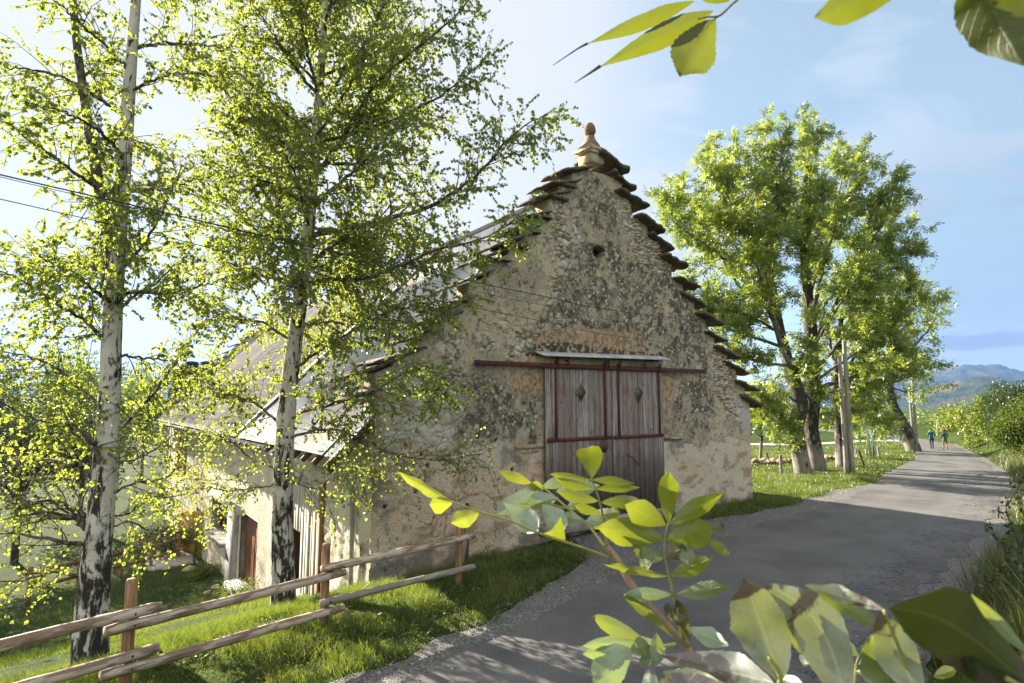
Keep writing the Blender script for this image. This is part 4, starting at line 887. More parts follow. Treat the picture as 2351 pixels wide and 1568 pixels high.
# ------------------------------------------------------------------ wire fence and low wall in the meadow, far sign, tree guard
wf = []
def crop6(x, y): return (2950 + x / 1.96) * .574, (1250 + y / 1.96) * .574
for (xb, yb, xt, yt, mt, lab) in ((345, 1275, 337, 1115, 'grey_post', 'pale square fence post left of the big ash trunks'), (250, 1172, 230, 1100, 'dark_post', 'short dark leaning fence post near the barn corner'),
        (785, 1205, 772, 1098, 'grey_post', 'pale fence post just left of the twin pole'), (925, 1130, 928, 1068, 'grey_post', 'thin grey post right of the twin pole'), (1000, 1200, 948, 1080, 'dark_post', 'dark fence post leaning far to the left by the verge'),
        (1120, 1142, 1098, 1055, 'grey_post', 'grey fence post leaning left beside the tree guard'), (1015, 1130, 1010, 1075, 'grey_post', 'small grey post left of the blue tree guard'), (2185, 1050, 2175, 992, 'grey_post', 'lone pale post on the right-hand bank')):
    b_ = gpt(*crop6(xb, yb)); tp = px(*crop6(xt, yt), b_[1]); o = post_at((b_[0], b_[1]), tp[2], .07 if mt == 'grey_post' else .055, mt, None, 'fence_post', (tp[0] - b_[0], 0)); tag(o, lab, 'fence post', 'meadow fence posts'); wf.append((b_, tp))
for k, zf in enumerate((.45, .85)):
    idx = [0, 2, 3, 4, 6, 5]; a = Acc(); P = [wf[i][0] + (wf[i][1] - wf[i][0]) * zf for i in idx]; tube(a, P, .008, 4); o = build('fence_wire', a, M['dark_iron'], None, loc=P[0]); tag(o, 'upper rusty wire strung between the meadow posts' if k else 'lower rusty wire strung between the meadow posts', 'wire')
def rock(acc, c, r_, flat=.7, n=9, a=None):
    th = np.linspace(0, 2 * np.pi, n, endpoint=False); V = [c + np.array([0, 0, r_ * flat])]
    for k, (ph, rr) in enumerate(((.5, .72), (0, 1.0), (-.5, .8))):
        q = th + k * .3; rad = r_ * rr * nr.uniform(.8, 1.15, n); V += list(c + np.column_stack([np.cos(q) * rad, np.sin(q) * rad, ph * r_ * flat * nr.uniform(.7, 1.2, n)]))
    V.append(c - np.array([0, 0, r_ * flat])); F = [(0, 1 + i, 1 + (i + 1) % n) for i in range(n)]
    for k in range(2): F += [(1 + k * n + i, 1 + (k + 1) * n + i, 1 + (k + 1) * n + (i + 1) % n, 1 + k * n + (i + 1) % n) for i in range(n)]
    F += [(1 + 2 * n + (i + 1) % n, 1 + 2 * n + i, 1 + 3 * n) for i in range(n)]; acc.add(np.array(V), F, a)
a = Acc(); w0, w1_ = gpt(*crop6(120, 1200)), gpt(*crop6(760, 1172))
for k in range(150):
    f = nr.uniform(0, 1); p = w0 + (w1_ - w0) * f; p = ground(p[0] + nr.uniform(-.25, .25), p[1] + nr.uniform(-.25, .25)); rock(a, p + BZ * nr.uniform(0, .35), nr.uniform(.12, .24))
tag(build('stone_wall', a, M['stone'], None, loc=w0), 'low tumbled dry-stone wall behind the ash trunks', 'wall')
tgp = gpt(*crop6(1060, 1140)); a = Acc()
for k in range(12):
    q = nr.uniform(0, 6.28); tube(a, [tgp + np.array([.2 * math.cos(q), .2 * math.sin(q), 0]), tgp + np.array([.3 * math.cos(q + .2), .3 * math.sin(q + .2), nr.uniform(1.6, 3.1)])], .02, 4)
mg = m_plain('blue green netting', (0.07, 0.16, 0.17), .7, .3, 6); tag(build('tree_guard', a, mg, None, loc=tgp), 'spiky blue-green young plant guard by the meadow posts', 'tree guard')
sp_ = np.array(gpt(*crop6(1566, 1000))); sy = 58.0; sb = px(*crop6(1566, 930), sy); st_ = thing('road_sign', ground(sb[0], sb[1]), 'small round red and white road sign far down the road', 'road sign')
zc = px(*crop6(1566, 850), sy)[2]; a = Acc(); tube(a, [ground(sb[0], sb[1], -.2), [sb[0], sb[1], zc + .2]], .035, 8); build('post', a, M['galv'], st_)
for nm, r0, c_, off in (('red_rim', .34, (.45, .03, .03), 0), ('white_disc', .24, (.75, .75, .75), .012)):
    a = Acc(); lathe(a, [sb[0], sb[1] - .05 - off, zc], [(.0001, 0), (r0, 0), (r0, .01), (.0001, .01)], 20, (0, -1, 0)); build(nm, a, m_plain(nm, c_, .5, .05), st_)
# ------------------------------------------------------------------ trees
class Leaves:
    def __init__(s): s.p = []; s.d = []; s.n = []; s.s = []
    def add(s, p, d, n, sz): s.p.append(p); s.d.append(d); s.n.append(n); s.s.append(sz)
    def arrays(s): return np.concatenate(s.p), np.concatenate(s.d), np.concatenate(s.n), np.concatenate(s.s)
def unit(a): return a / (np.linalg.norm(a, axis=-1, keepdims=True) + 1e-9)
def kite_mesh(acc, p, d, n, sz, wide=.42, at=.38, fold=.12, tint=None):
    """one pointed leaf, folded along its midrib, for every row"""
    d = unit(d); n = unit(n - d * (n * d).sum(1, keepdims=True)); b = np.cross(d, n); N = len(p); sz = sz[:, None]
    V = np.stack([p, p + d * sz * at + b * sz * wide + n * sz * fold, p + d * sz, p + d * sz * at - b * sz * wide + n * sz * fold], 1)
    i = np.arange(N)[:, None] * 4; F = np.concatenate([i + np.array([[0, 1, 2]]), i + np.array([[0, 2, 3]])])
    acc.add(V.reshape(-1, 3), F, np.repeat(nr.uniform(.02, 1, N) if tint is None else tint, 4))
def rand_unit(n): return unit(nr.normal(size=(n, 3)))

def wander(p, d, ln, n, curl, droop):
    pts = [np.array(p, float)]; d = norm(d); st = ln / n
    for k in range(n):
        d = norm(d + nr.normal(0, curl, 3) + np.array([0, 0, -droop])); pts.append(pts[-1] + d * st)
    return np.array(pts)
def side_dir(t, lo, hi):
    t = norm(t); r_ = nr.normal(size=3); r_ = norm(r_ - t * np.dot(r_, t)); an = R(nr.uniform(lo, hi)); return t * math.cos(an) + r_ * math.sin(an)

def limb(parent, wood, lv, pts, r0, r1, spec, twigacc=None):
    """one main limb with its side branches and twigs (one mesh), leaves collected in LV"""
    a = Acc(); n = max(8, int(len(pts) * 5)); P = spline(pts, n); P[1:-1] += nr.normal(0, spec['kink'], (n - 2, 3))
    tube(a, P, np.linspace(r0, r1, n) if True else 0, 7, wob=.06)
    L_ = np.linalg.norm(np.diff(P, axis=0), axis=1).sum(); T = np.gradient(P, axis=0)
    ns = max(2, int(L_ * spec['sub']))
    for k in range(ns):
        f = spec['from'] + (1 - spec['from']) * (k + nr.uniform(0, 1)) / ns; i = min(n - 2, int(f * (n - 1)))
        sl = spec['sublen'] * nr.uniform(.55, 1.25) * (1.15 - .55 * f)
        Q = wander(P[i], side_dir(T[i], 28, 68), sl, 6, .16, spec['droop'] * nr.uniform(.3, 1.2)); rs = max(.004, (r0 + (r1 - r0) * f) * .42)
        tube(a, Q, np.linspace(rs, .003, 7), 4, cap=False)
        TQ = np.gradient(Q, axis=0)
        nt = max(2, int(sl * spec['tw']))
        for m in range(nt):
            g = (m + nr.uniform(.2, 1)) / nt; j = min(5, int(g * 6)); tl = spec['twlen'] * nr.uniform(.6, 1.3)
            S = wander(Q[j] + (Q[j + 1] - Q[j]) * nr.uniform(), side_dir(TQ[j], 25, 70), tl, 4, .16, spec['tdroop'] * nr.uniform(.2, 1.3)); tube(a, S, np.linspace(.0035, .0018, 5), 3, cap=False)
            nl = nr.poisson(spec['nl']); 
            if nl == 0: continue
            u = nr.uniform(.1, 1.02, nl) * 3.99; ii = np.minimum(u.astype(int), 3); base = S[ii] + (S[ii + 1] - S[ii]) * (u - ii)[:, None]
            spec['leaf'](lv, base, S[-1] - S[0])
    return build('branch', a, wood, parent, True)
LSZ = [1.0]
def birch_leaf(lv, base, tw):
    n = len(base); d = unit(rand_unit(n) * .8 + np.array([0, 0, -.75]) + norm(tw) * .3); off = unit(rand_unit(n) + [0, 0, -.5]) * nr.uniform(.0, .016, (n, 1))
    lv.add(base + off, d, rand_unit(n) + np.array([0, 0, .25]), nr.uniform(.055, .095, n) * LSZ[0])
BS = dict(kink=.012, sub=4.6, sublen=1.0, droop=.05, tw=9, twlen=.38, tdroop=.16, nl=8, leaf=birch_leaf)
BS['from'] = .16

def trunk_part(parent, pts, radii, mt, n=40, sides=16, flare=True, name='trunk'):
    a = Acc(); P = spline(pts, n); r_ = np.interp(np.linspace(0, 1, n), np.linspace(0, 1, len(radii)), radii)
    tube(a, P, r_, sides, wob=.035); return build(name, a, mt, parent, True), P, r_

def birch(base, trunk, rad, hand, nrand, hr, lr, label, spec, second=None, bias=(0, 0), lowz=2.6):
    t = thing('birch_tree', base, label, 'tree', 'birches in front of the barn'); lv = Leaves()
    _, P, rr = trunk_part(t, trunk, rad, M['birch_bark'])
    stems = [(P, rr)]
    if second is not None:
        _, P2, r2 = trunk_part(t, second[0], second[1], M['birch_limb'], 26, 10, name='stem'); stems.append((P2, r2))
    for pts, r0 in hand:
        low_ = np.mean([p[2] for p in pts]) < lowz; limb(t, M['birch_limb'], lv, pts, r0, .007, dict(spec, nl=spec['nl'] * .32) if low_ else spec)
    for k in range(nrand):
        S, rs = stems[1] if (second is not None and k % 3 == 2) else stems[0]
        z = hr[0] + (hr[1] - hr[0]) * (k + nr.uniform(.1, .9)) / nrand; i = int(np.argmin(np.abs(S[:, 2] - z)))
        az = k * 2.399 + nr.uniform(-.5, .5); f = (z - hr[0]) / (hr[1] - hr[0]); ln = np.interp(f, [0, .25, .7, 1], lr) * nr.uniform(.75, 1.2)
        d = np.array([math.cos(az) + bias[0], math.sin(az) + bias[1], np.interp(f, [0, .4, 1], [.12, .45, 1.0])])
        Q = wander(S[i], d, ln, 7, .10, np.interp(f, [0, .6, 1], [.035, .01, .0]))
        limb(t, M['birch_limb'], lv, Q, max(.014, min(rs[i] * .42, .018 * ln)), .006, spec)
    a = Acc(); p, d, n, s = lv.arrays(); kite_mesh(a, p, d, n, s, .44, .36, .10, np.clip(nr.normal(.5, .25, len(p)), .02, 1)); build('foliage', a, M['birch_leaf'], t)
    return len(p)

def pts_px(lst, d0): return [px(x, y, d0 + dd) for x, y, dd in lst]
LSZ[0] = .72
b1 = px(207, 1488, 9.2); Y1 = b1[1]
tr1 = [ground(b1[0] + .02, b1[1], -.15)] + pts_px([(212, 1400, 0), (225, 1250, 0), (240, 1080, .05), (252, 900, .1), (258, 740, .1), (270, 560, .15), (285, 380, .2), (297, 200, .25), (312, 0, .3), (330, -220, .4), (345, -420, .5)], Y1)
h1 = [(pts_px(l, Y1), r) for l, r in (
    ([(225, 1192, 0), (170, 1168, -.1), (110, 1150, -.2), (50, 1160, -.3), (-60, 1120, -.4)], .05),
    ([(222, 1235, 0), (180, 1190, -.1), (120, 1185, -.3), (60, 1160, -.4), (0, 1110, -.5), (-80, 1090, -.6)], .068),
    ([(215, 1250, 0), (150, 1245, -.2), (60, 1230, -.4), (-60, 1215, -.5)], .042),
    ([(205, 1330, 0), (130, 1310, -.2), (60, 1330, -.4), (-40, 1335, -.5)], .03),
    ([(228, 1120, 0), (190, 1075, .1), (130, 1060, .2), (40, 1055, .3), (-60, 1040, .4)], .06),
    ([(240, 1100, 0), (215, 1020, -.2), (170, 985, -.4), (80, 965, -.5), (-40, 900, -.6)], .04),
    ([(240, 1150, .0), (300, 1110, .1), (370, 1100, .2), (430, 1060, .4)], .022),
    ([(245, 1040, .0), (290, 1060, -.3), (350, 1035, -.5), (410, 990, -.7)], .02),
    ([(235, 1190, .0), (290, 1180, .2), (340, 1150, .4), (460, 1130, .6)], .02),
    ([(240, 1215, .0), (300, 1200, .3), (360, 1225, .5), (450, 1215, .7)], .018),
    ([(250, 1010, .1), (300, 960, .2), (370, 880, .4), (430, 790, .5), (480, 720, .6)], .035),
    ([(255, 800, .1), (200, 740, -.2), (120, 690, -.5), (40, 640, -.7), (-60, 600, -1.)], .035),
    ([(258, 720, .1), (310, 680, .2), (370, 640, .3), (450, 560, .5)], .03),
    ([(265, 640, .1), (330, 560, -.1), (380, 470, -.3), (420, 380, -.4)], .03),
    ([(240, 960, .1), (180, 880, .2), (100, 830, .3), (-20, 800, .4)], .035))]
sec1 = (pts_px([(262, 740, .1), (258, 600, .1), (235, 470, 0), (210, 330, -.1), (190, 200, -.2), (172, 60, -.3), (160, -120, -.4), (140, -260, -.5)], Y1), [.10, .09, .07, .055, .03])
n1 = birch((b1[0], b1[1], float(gz(b1[0], b1[1]))), tr1, [.255, .225, .19, .17, .152, .138, .125, .112, .094, .076, .05, .03], h1, 26, (px(250, 830, Y1)[2], px(330, -300, Y1)[2]), [1.5, 2.0, 1.8, 1.1],
    'left birch with forked white trunk and low dark limbs, behind the fence', dict(BS, nl=15, sub=9, sublen=.85, twlen=.34), sec1)
LSZ[0] = .74
b2 = px(650, 1392, 11.3); Y2 = b2[1]
tr2 = [ground(b2[0], b2[1], -.15)] + pts_px([(650, 1330, 0), (648, 1200, 0), (652, 1050, 0), (662, 900, .05), (680, 760, .1), (700, 600, .1), (716, 440, .15), (730, 250, .2), (742, 80, .25), (756, -150, .3), (770, -420, .4)], Y2)
h2_ = [(pts_px(l, Y2), r) for l, r in (
    ([(690, 655, .1), (770, 640, -.3), (850, 635, -.7), (930, 604, -1.1), (1000, 574, -1.4), (1110, 548, -1.8), (1200, 492, -2.1)], .06),
    ([(712, 540, .1), (800, 525, -.2), (880, 505, -.5), (981, 477, -.9), (1058, 430, -1.2), (1130, 369, -1.6), (1181, 307, -1.9), (1275, 246, -2.2)], .06),
    ([(722, 400, .1), (781, 328, -.2), (827, 246, -.5), (873, 179, -.8), (960, 110, -1.1), (1060, 20, -1.4), (1120, -80, -1.6)], .055),
    ([(680, 582, .1), (646, 512, .1), (615, 461, .0), (558, 353, -.1), (538, 307, -.2), (520, 200, -.3)], .045),
    ([(690, 600, .1), (610, 545, .3), (530, 470, .6), (480, 400, .9)], .035),
    ([(665, 850, .05), (760, 790, -.4), (860, 730, -.8), (950, 700, -1.2), (1050, 690, -1.5)], .035),
    ([(662, 960, .0), (750, 930, -.5), (850, 900, -.9), (950, 850, -1.3), (1040, 870, -1.6)], .03),
    ([(652, 1010, .0), (740, 985, -.4), (830, 1005, -.8), (900, 1040, -1.1), (1000, 1055, -1.4), (1110, 1042, -1.7)], .03),
    ([(655, 985, .0), (590, 930, .2), (520, 900, .4), (430, 860, .7)], .03),
    ([(650, 1080, .0), (590, 1060, .2), (520, 1010, .4), (440, 980, .8)], .022),
    ([(648, 1110, .0), (590, 1120, -.2), (520, 1125, -.3), (440, 1110, -.3)], .018),
    ([(652, 1090, .0), (720, 1120, -.3), (780, 1080, -.6), (850, 1075, -.9)], .016),
    ([(720, 470, .15), (650, 380, .4), (600, 280, .8), (560, 170, 1.1)], .04),
    ([(732, 250, .2), (800, 150, .3), (860, 60, .4), (900, -60, .5)], .04),
    ([(735, 200, .2), (660, 120, .1), (590, 30, .0), (540, -60, -.1)], .035),
    ([(726, 330, .1), (830, 300, -.4), (940, 260, -.8), (1040, 200, -1.2), (1120, 130, -1.5)], .04),
    ([(700, 620, .1), (780, 600, .3), (880, 560, .5), (980, 540, .7)], .03),
    ([(678, 790, .1), (600, 740, -.1), (520, 730, -.3), (440, 690, -.4)], .03))]
n2 = birch((b2[0], b2[1], float(gz(b2[0], b2[1]))), tr2, [.245, .21, .19, .176, .162, .146, .132, .115, .097, .078, .05, .03], h2_, 46, (px(660, 770, Y2)[2], px(760, -250, Y2)[2]), [1.6, 2.5, 2.5, 1.4],
    'right birch with one straight white trunk leaning by the plank door of the barn', dict(BS, nl=16, sub=9, tw=10), bias=(.12, .05))
print('birch leaves', n1, n2, 'at', b1, b2)

# ash trees: compound leaves of seven leaflets
def ash_leaf(lv, base, tw):
    n = len(base); d = unit(rand_unit(n) * 1.0 + norm(tw) * .45 + np.array([0, 0, -.05])); lv.add(base, d, rand_unit(n) * .8 + np.array([0, 0, .7]), nr.uniform(.26, .42, n))
def ash_mesh(acc, lv, k=7):
    p, d, n, s = lv.arrays(); d = unit(d); n = unit(n - d * (n * d).sum(1, keepdims=True)); b = np.cross(d, n); tint = np.clip(nr.normal(.5, .22, len(p)), .02, 1)
    for q in range(k):
        f = .25 + .22 * (q // 2) if q < k - 1 else .92; sg = (1 if q % 2 else -1) if q < k - 1 else 0
        dd = d * (.55 if sg else 1) + b * sg * .85 - n * nr.uniform(0, .35, (len(p), 1)); st = p + d * (s * f)[:, None]
        kite_mesh(acc, st, dd, n + rand_unit(len(p)) * .25, s * nr.uniform(.34, .50, len(p)), .235, .45, .05, tint)
AS = dict(kink=.03, sub=2.7, sublen=1.55, droop=-.02, tw=4.2, twlen=.65, tdroop=-.01, nl=12, leaf=ash_leaf); AS['from'] = .25
def ash(base, trunk, rad, limbs, label, spec, group, cat='tree', wood=M['ash_limb'], bark=M['ash_bark'], lm='ash_leaf', name='ash_tree', kl=7):
    t = thing(name, base, label, cat, group); lv = Leaves(); trunk_part(t, trunk, rad, bark, 26, 12)
    for pts, r0 in limbs: limb(t, wood, lv, pts, r0, .012, spec)
    a = Acc(); ash_mesh(a, lv, kl); build('foliage', a, M[lm], t); return sum(len(q) for q in lv.p)
A1 = gpt(1842, 1088); YA = A1[1]
def off(l, Y): return [px(x, y, Y + d) for x, y, d in l]
tA = off([(1845, 1092, 0), (1838, 1050, 0), (1828, 980, 0), (1836, 930, 0), (1822, 870, .2), (1800, 800, .3), (1780, 700, .4), (1765, 600, .5)], YA)
LA = [(off(l, YA), r) for l, r in (
    ([(1830, 880, 0), (1790, 780, -.5), (1760, 660, -1), (1735, 560, -1.4), (1710, 430, -1.8), (1690, 320, -2)], 0.133),
    ([(1740, 570, -.5), (1680, 600, -1.2), (1620, 560, -1.8), (1560, 520, -2.2), (1520, 480, -2.5)], 0.086), ([(1770, 620, .4), (1760, 500, .5), (1750, 400, .7), (1760, 290, .8)], 0.101),
    ([(1800, 800, .3), (1720, 770, -.3), (1650, 740, -.9), (1580, 690, -1.5), (1530, 640, -2)], 0.086), ([(1820, 840, .0), (1740, 830, -.6), (1670, 800, -1.2), (1600, 800, -1.5)], .09),
    ([(1835, 925, 0), (1790, 900, -.6), (1750, 905, -1), (1710, 890, -1.5)], .06), ([(1780, 720, .2), (1700, 660, .8), (1640, 560, 1.4), (1590, 480, 2), (1560, 420, 2.2)], 0.086),
    ([(1765, 600, .5), (1690, 500, 1.2), (1650, 420, 1.6), (1640, 330, 1.8)], 0.078), ([(1800, 820, .2), (1760, 700, -1.8), (1740, 600, -2.6), (1760, 500, -3.0)], 0.078),
    ([(1830, 930, 0), (1800, 960, -.8), (1770, 970, -1.2)], .04), ([(1790, 760, .2), (1700, 720, -2), (1620, 700, -2.6), (1570, 740, -3)], .08),
    ([(1780, 690, .3), (1720, 560, -1.8), (1670, 470, -2.4), (1630, 420, -2.6)], .09), ([(1835, 950, 0), (1760, 940, .8), (1720, 960, 1.2)], .04))]
c1_ = ash(A1, tA, [.42, .36, .33, .36, .30, .25, .18, .10], LA, 'ash tree on the left of the pair, pale trunk forked low', AS, 'roadside ash trees')
A2 = gpt(1876, 1082); Y_2 = A2[1] + .3
tB = off([(1878, 1086, 0), (1872, 1040, 0), (1862, 980, 0), (1866, 900, 0), (1864, 820, 0), (1860, 740, .1), (1850, 640, .2), (1845, 520, .3), (1850, 400, .4)], Y_2)
LB = [(off(l, Y_2), r) for l, r in (
    ([(1862, 760, 0), (1880, 650, -.4), (1910, 540, -.8), (1950, 450, -1.2), (1978, 370, -1.5)], 0.125), ([(1862, 800, 0), (1920, 700, -.5), (1982, 590, -1), (2032, 500, -1.5), (2061, 400, -1.8)], 0.109),
    ([(1864, 860, 0), (1930, 780, -.3), (1998, 690, -.8), (2057, 600, -1.2), (2098, 520, -1.4)], 0.094), ([(1866, 880, 0), (1950, 820, .2), (2032, 760, .2), (2090, 700, .2), (2128, 640, .3)], 0.086),
    ([(1850, 640, .2), (1860, 500, .4), (1855, 380, .6), (1862, 285, .7)], 0.117), ([(1852, 600, .2), (1810, 480, -.8), (1800, 380, -1.2), (1790, 300, -1.4)], 0.094),
    ([(1856, 700, .1), (1890, 560, 1.2), (1930, 430, 2), (1940, 350, 2.2)], 0.094), ([(1860, 740, .1), (1940, 640, 1.4), (2007, 540, 2.2), (2048, 470, 2.4)], 0.086),
    ([(1866, 900, 0), (1940, 870, -1.2), (1998, 850, -1.8), (2057, 830, -2)], .08), ([(1866, 930, 0), (1910, 900, -.6), (1940, 930, -.9), (1965, 950, -1)], .05),
    ([(1864, 820, 0), (1900, 740, -2), (1957, 660, -3), (1991, 600, -3.3)], 0.078), ([(1858, 720, 0), (1840, 600, -2.0), (1870, 500, -2.8), (1900, 430, -3)], 0.086),
    ([(1866, 890, 0), (1974, 860, 1.0), (2040, 820, 1.4), (2081, 770, 1.6)], .07), ([(1866, 930, 0), (1830, 860, -1.4), (1860, 780, -2.4)], .07))]
c2_ = ash(A2, tB, [.44, .36, .32, .40, .33, .30, .25, .18, .10], LB, 'tall ash tree with black mossy trunk, right one of the pair', AS, 'roadside ash trees')
A3 = gpt(1938, 1072); Y_3 = A3[1]
tC = off([(1936, 1076, 0), (1932, 1020, 0), (1928, 970, 0), (1920, 900, 0), (1925, 800, .2), (1935, 700, .3)], Y_3)
LC = [(off(l, Y_3), r) for l, r in (([(1925, 900, 0), (1960, 820, .4), (2010, 770, .8), (2060, 720, 1)], .12), ([(1925, 920, 0), (1980, 890, -.3), (2030, 880, -.6)], .07), ([(1925, 850, 0), (1900, 760, .6), (1890, 690, 1)], .10),
    ([(1928, 960, 0), (1890, 950, -.6), (1860, 965, -1)], .05), ([(1930, 980, 0), (1980, 960, .4), (2020, 970, .6)], .05), ([(1925, 830, 0), (1960, 720, 0), (1990, 640, 0)], .10))]
c3_ = ash(A3, tC, [.36, .30, .28, .24, .16, .08], LC, 'smaller ash tree directly behind the twin pole', AS, 'roadside ash trees')
A4 = gpt(2088, 1036); Y4 = A4[1]
tD = off([(2100, 1040, 0), (2085, 1000, 0), (2065, 960, 0), (2050, 930, 0), (2040, 880, 0), (2035, 820, 0)], Y4)
LD = [(off(l, Y4), r) for l, r in (([(2045, 900, 0), (2050, 800, .5), (2070, 720, 1), (2100, 640, 1.2)], .2), ([(2040, 860, 0), (2010, 790, .5), (2000, 720, .8), (2020, 650, 1)], .18), ([(2040, 850, 0), (2090, 800, .6), (2130, 760, 1), (2155, 720, 1.2)], .16),
    ([(2045, 880, 0), (2100, 860, -.5), (2150, 830, -.8)], .12), ([(2055, 940, 0), (2020, 900, -.6), (1985, 880, -1)], .12), ([(2065, 960, 0), (2030, 950, -.5), (1995, 970, -1)], .08), ([(2040, 830, 0), (2050, 740, -1), (2110, 700, -1.6)], .15),
    ([(2080, 990, 0), (2030, 985, -.6), (2000, 960, -1)], .06), ([(2045, 890, 0), (2085, 900, .4), (2120, 890, .8)], .09))]
c4_ = ash(A4, tD, [.55, .50, .42, .36, .28, .15], LD, 'far ash tree with dark trunk leaning left over the bend of the road', dict(AS, sublen=2.6, twlen=1.0, sub=1.7, tw=2.0, leaf=lambda lv, b_, tw: (ash_leaf(lv, b_, tw), lv.s.__setitem__(-1, lv.s[-1] * 1.5))), 'roadside ash trees', kl=5)
print('ash leaves', c1_, c2_, c3_, c4_)
tS = off([(*crop6(178, 1165), 0), (*crop6(183, 1080), 0), (*crop6(190, 980), 0), (*crop6(185, 900), 0)], gpt(*crop6(178, 1165))[1])
ash(tS[0], tS, [.12, .10, .09, .05], [([tS[2], tS[2] + [-.6, .2, .6], tS[2] + [-1.2, .3, .9]], .04), ([tS[3], tS[3] + [.5, .2, .8], tS[3] + [1.0, .3, 1.1]], .04), ([tS[2], tS[2] + [.7, -.1, .5], tS[2] + [1.5, -.1, .6]], .04), ([tS[3], tS[3] + [-.2, .5, 1.0], tS[3] + [-.4, .8, 2.0]], .04)],
    'thin young tree in the meadow by the barn corner', dict(AS, sublen=1.2), 'meadow saplings', name='young_tree')

# bushes, hedges and background trees: leaf clumps filling lumpy volumes
def clump_plant(name, c, rad, n, sz, label, cat, group=None, mt='bush_leaf', lumps=9, trunk=0.0, wide=.26, hollow=.55, mk='ash_limb'):
    c = np.asarray(c, float); rad = np.asarray(rad, float); t = thing(name, (c[0], c[1], float(gz(c[0], c[1]))), label, cat, group); a = Acc(); per = n // lumps
    g0 = ground(c[0], c[1], -.1); wd = Acc(); tube(wd, [g0, g0 + (c - g0) * .5 + nr.normal(0, .05, 3), c + BZ * rad[2] * .4], [max(.04, trunk), max(.03, trunk * .8), .02], 7)
    for k in range(lumps):
        u = rand_unit(1)[0] * nr.uniform(.25, .85); lc = c + u * rad; lr = rad * nr.uniform(.32, .55)
        q = rand_unit(per) * (nr.uniform(hollow, 1.05, (per, 1)) ** .6) * (1 + .25 * nr.normal(size=(per, 1))); p = lc + q * lr
        ok = p[:, 2] > gz(p[:, 0], p[:, 1]); p, q = p[ok], q[ok]
        kite_mesh(a, p, unit(q + rand_unit(len(p)) * .9), rand_unit(len(p)) * .7 + [0, 0, .6], sz * nr.uniform(.7, 1.4, len(p)), wide, .4, .06, np.clip(nr.normal(.5 + .12 * (k % 3 - 1), .2, len(p)), .02, 1))
        tube(wd, [g0 + (c - g0) * nr.uniform(.3, .8), (c + lc) / 2 - BZ * .1 * rad[2], lc], [.03, .02, .008], 5, cap=False)
    build('foliage', a, M[mt], t); build('trunk' if trunk > .08 else 'stem', wd, M[mk], t, True); return t
def at_px(x, y, d): return px(x, y, d)
for (x, y, d, rx, rz, n, sz, lab, mt, lum) in (
    (2222, 975, 50, 1.5, 1.5, 4600, .20, 'rounded yellow-green bush nearest the walkers on the right bank', 'ash_leaf', 9),
    (2262, 950, 46, 1.9, 2.3, 9000, .17, 'tall bright green bush in the middle of the roadside hedge', 'ash_leaf', 11),
    (2305, 955, 40, 1.5, 2.3, 8000, .15, 'dark green pointed bush in the roadside hedge', 'dark_leaf', 10),
    (2350, 985, 34, 1.6, 1.7, 9000, .13, 'dull olive bush at the right edge of the picture', 'bush_leaf', 10),
    (2420, 985, 31, 1.9, 2.2, 6000, .13, 'olive bush cut by the right picture edge', 'bush_leaf', 8),
    (2178, 968, 64, 2.0, 1.6, 1500, .26, 'pale distant bush beside the road sign', 'ash_leaf', 7),
    (2140, 965, 80, 2.2, 2.2, 1500, .30, 'small far tree at the bend above the walkers', 'ash_leaf', 7),
    (2350, 925, 52, 1.3, 2.4, 1800, .18, 'slim dark tree sticking out above the hedge', 'dark_leaf', 8)):
    p = at_px(x, y, d); clump_plant('hedge_bush', p, (rx, rx, rz), n, sz, lab, 'bush', 'bushes along the right bank', mt, lum)
for (x, y, d, rx, rz, n, sz, lab) in ((60, 985, 27, 3.8, 3.3, 15000, .15, 'dense dark leafy tree behind the low limbs of the left birch'), (-70, 955, 24, 3.0, 3.9, 8000, .16, 'dark leafy tree at the left picture edge'), (200, 955, 36, 3.6, 3.6, 11000, .18, 'broad dark green tree standing behind the left birch trunk'),
        (335, 935, 56, 3.8, 3.2, 7000, .25, 'mid green bush in the meadow between the birches')):
    clump_plant('meadow_tree', at_px(x, y, d), (rx, rx, rz), n, sz, lab, 'tree', 'trees in the left meadow', 'dark_leaf' if x < 200 else 'bush_leaf', 12, .16)
def conifer(base, h, r_, label):
    t = thing('conifer_tree', base, label, 'tree', 'distant conifers behind the barn'); base = np.asarray(base, float); a = Acc(); tube(a, [base - BZ * .3, base + BZ * h], [r_ * .09, .03], 7); build('trunk', a, M['ash_limb'], t)
    n = 2600; f = nr.uniform(.06, 1, n) ** .8; az = nr.uniform(0, 6.283, n); lay = np.floor(f * 16) / 16; rr = r_ * (1 - lay) * nr.uniform(.25, 1.05, n) + .1
    p = base + np.column_stack([np.cos(az) * rr, np.sin(az) * rr, h * (f - .05 * rr / r_)]); d = np.column_stack([np.cos(az), np.sin(az), -.35 + 0 * az])
    a = Acc(); kite_mesh(a, p, d + rand_unit(n) * .3, np.array([0, 0, 1]) + rand_unit(n) * .4, np.full(n, h * .085), .22, .5, -.06); build('foliage', a, M['dark_leaf'], t)
for (x, y, d, h, r_, lab) in ((438, 905, 105, 10, 2.6, 'broad dark conifer just above the far end of the barn roof'), (412, 905, 112, 8.5, 2.2, 'shorter conifer left of the broad one by the roof end'), (396, 903, 118, 5.5, 1.5, 'smallest conifer of the three by the roof end'), (470, 903, 120, 11, 2.8, 'conifer half hidden by the barn roof')):
    p = px(x, y, d); conifer((p[0], p[1], float(gz(p[0], p[1]))), px(x, 828 if h > 9 else 845, d)[2] - float(gz(p[0], p[1])) if h > 8 else h + 3, r_, lab)
rb = px(415, 1225, 0.1); q = B(-1.1, 20.5, -3.0)
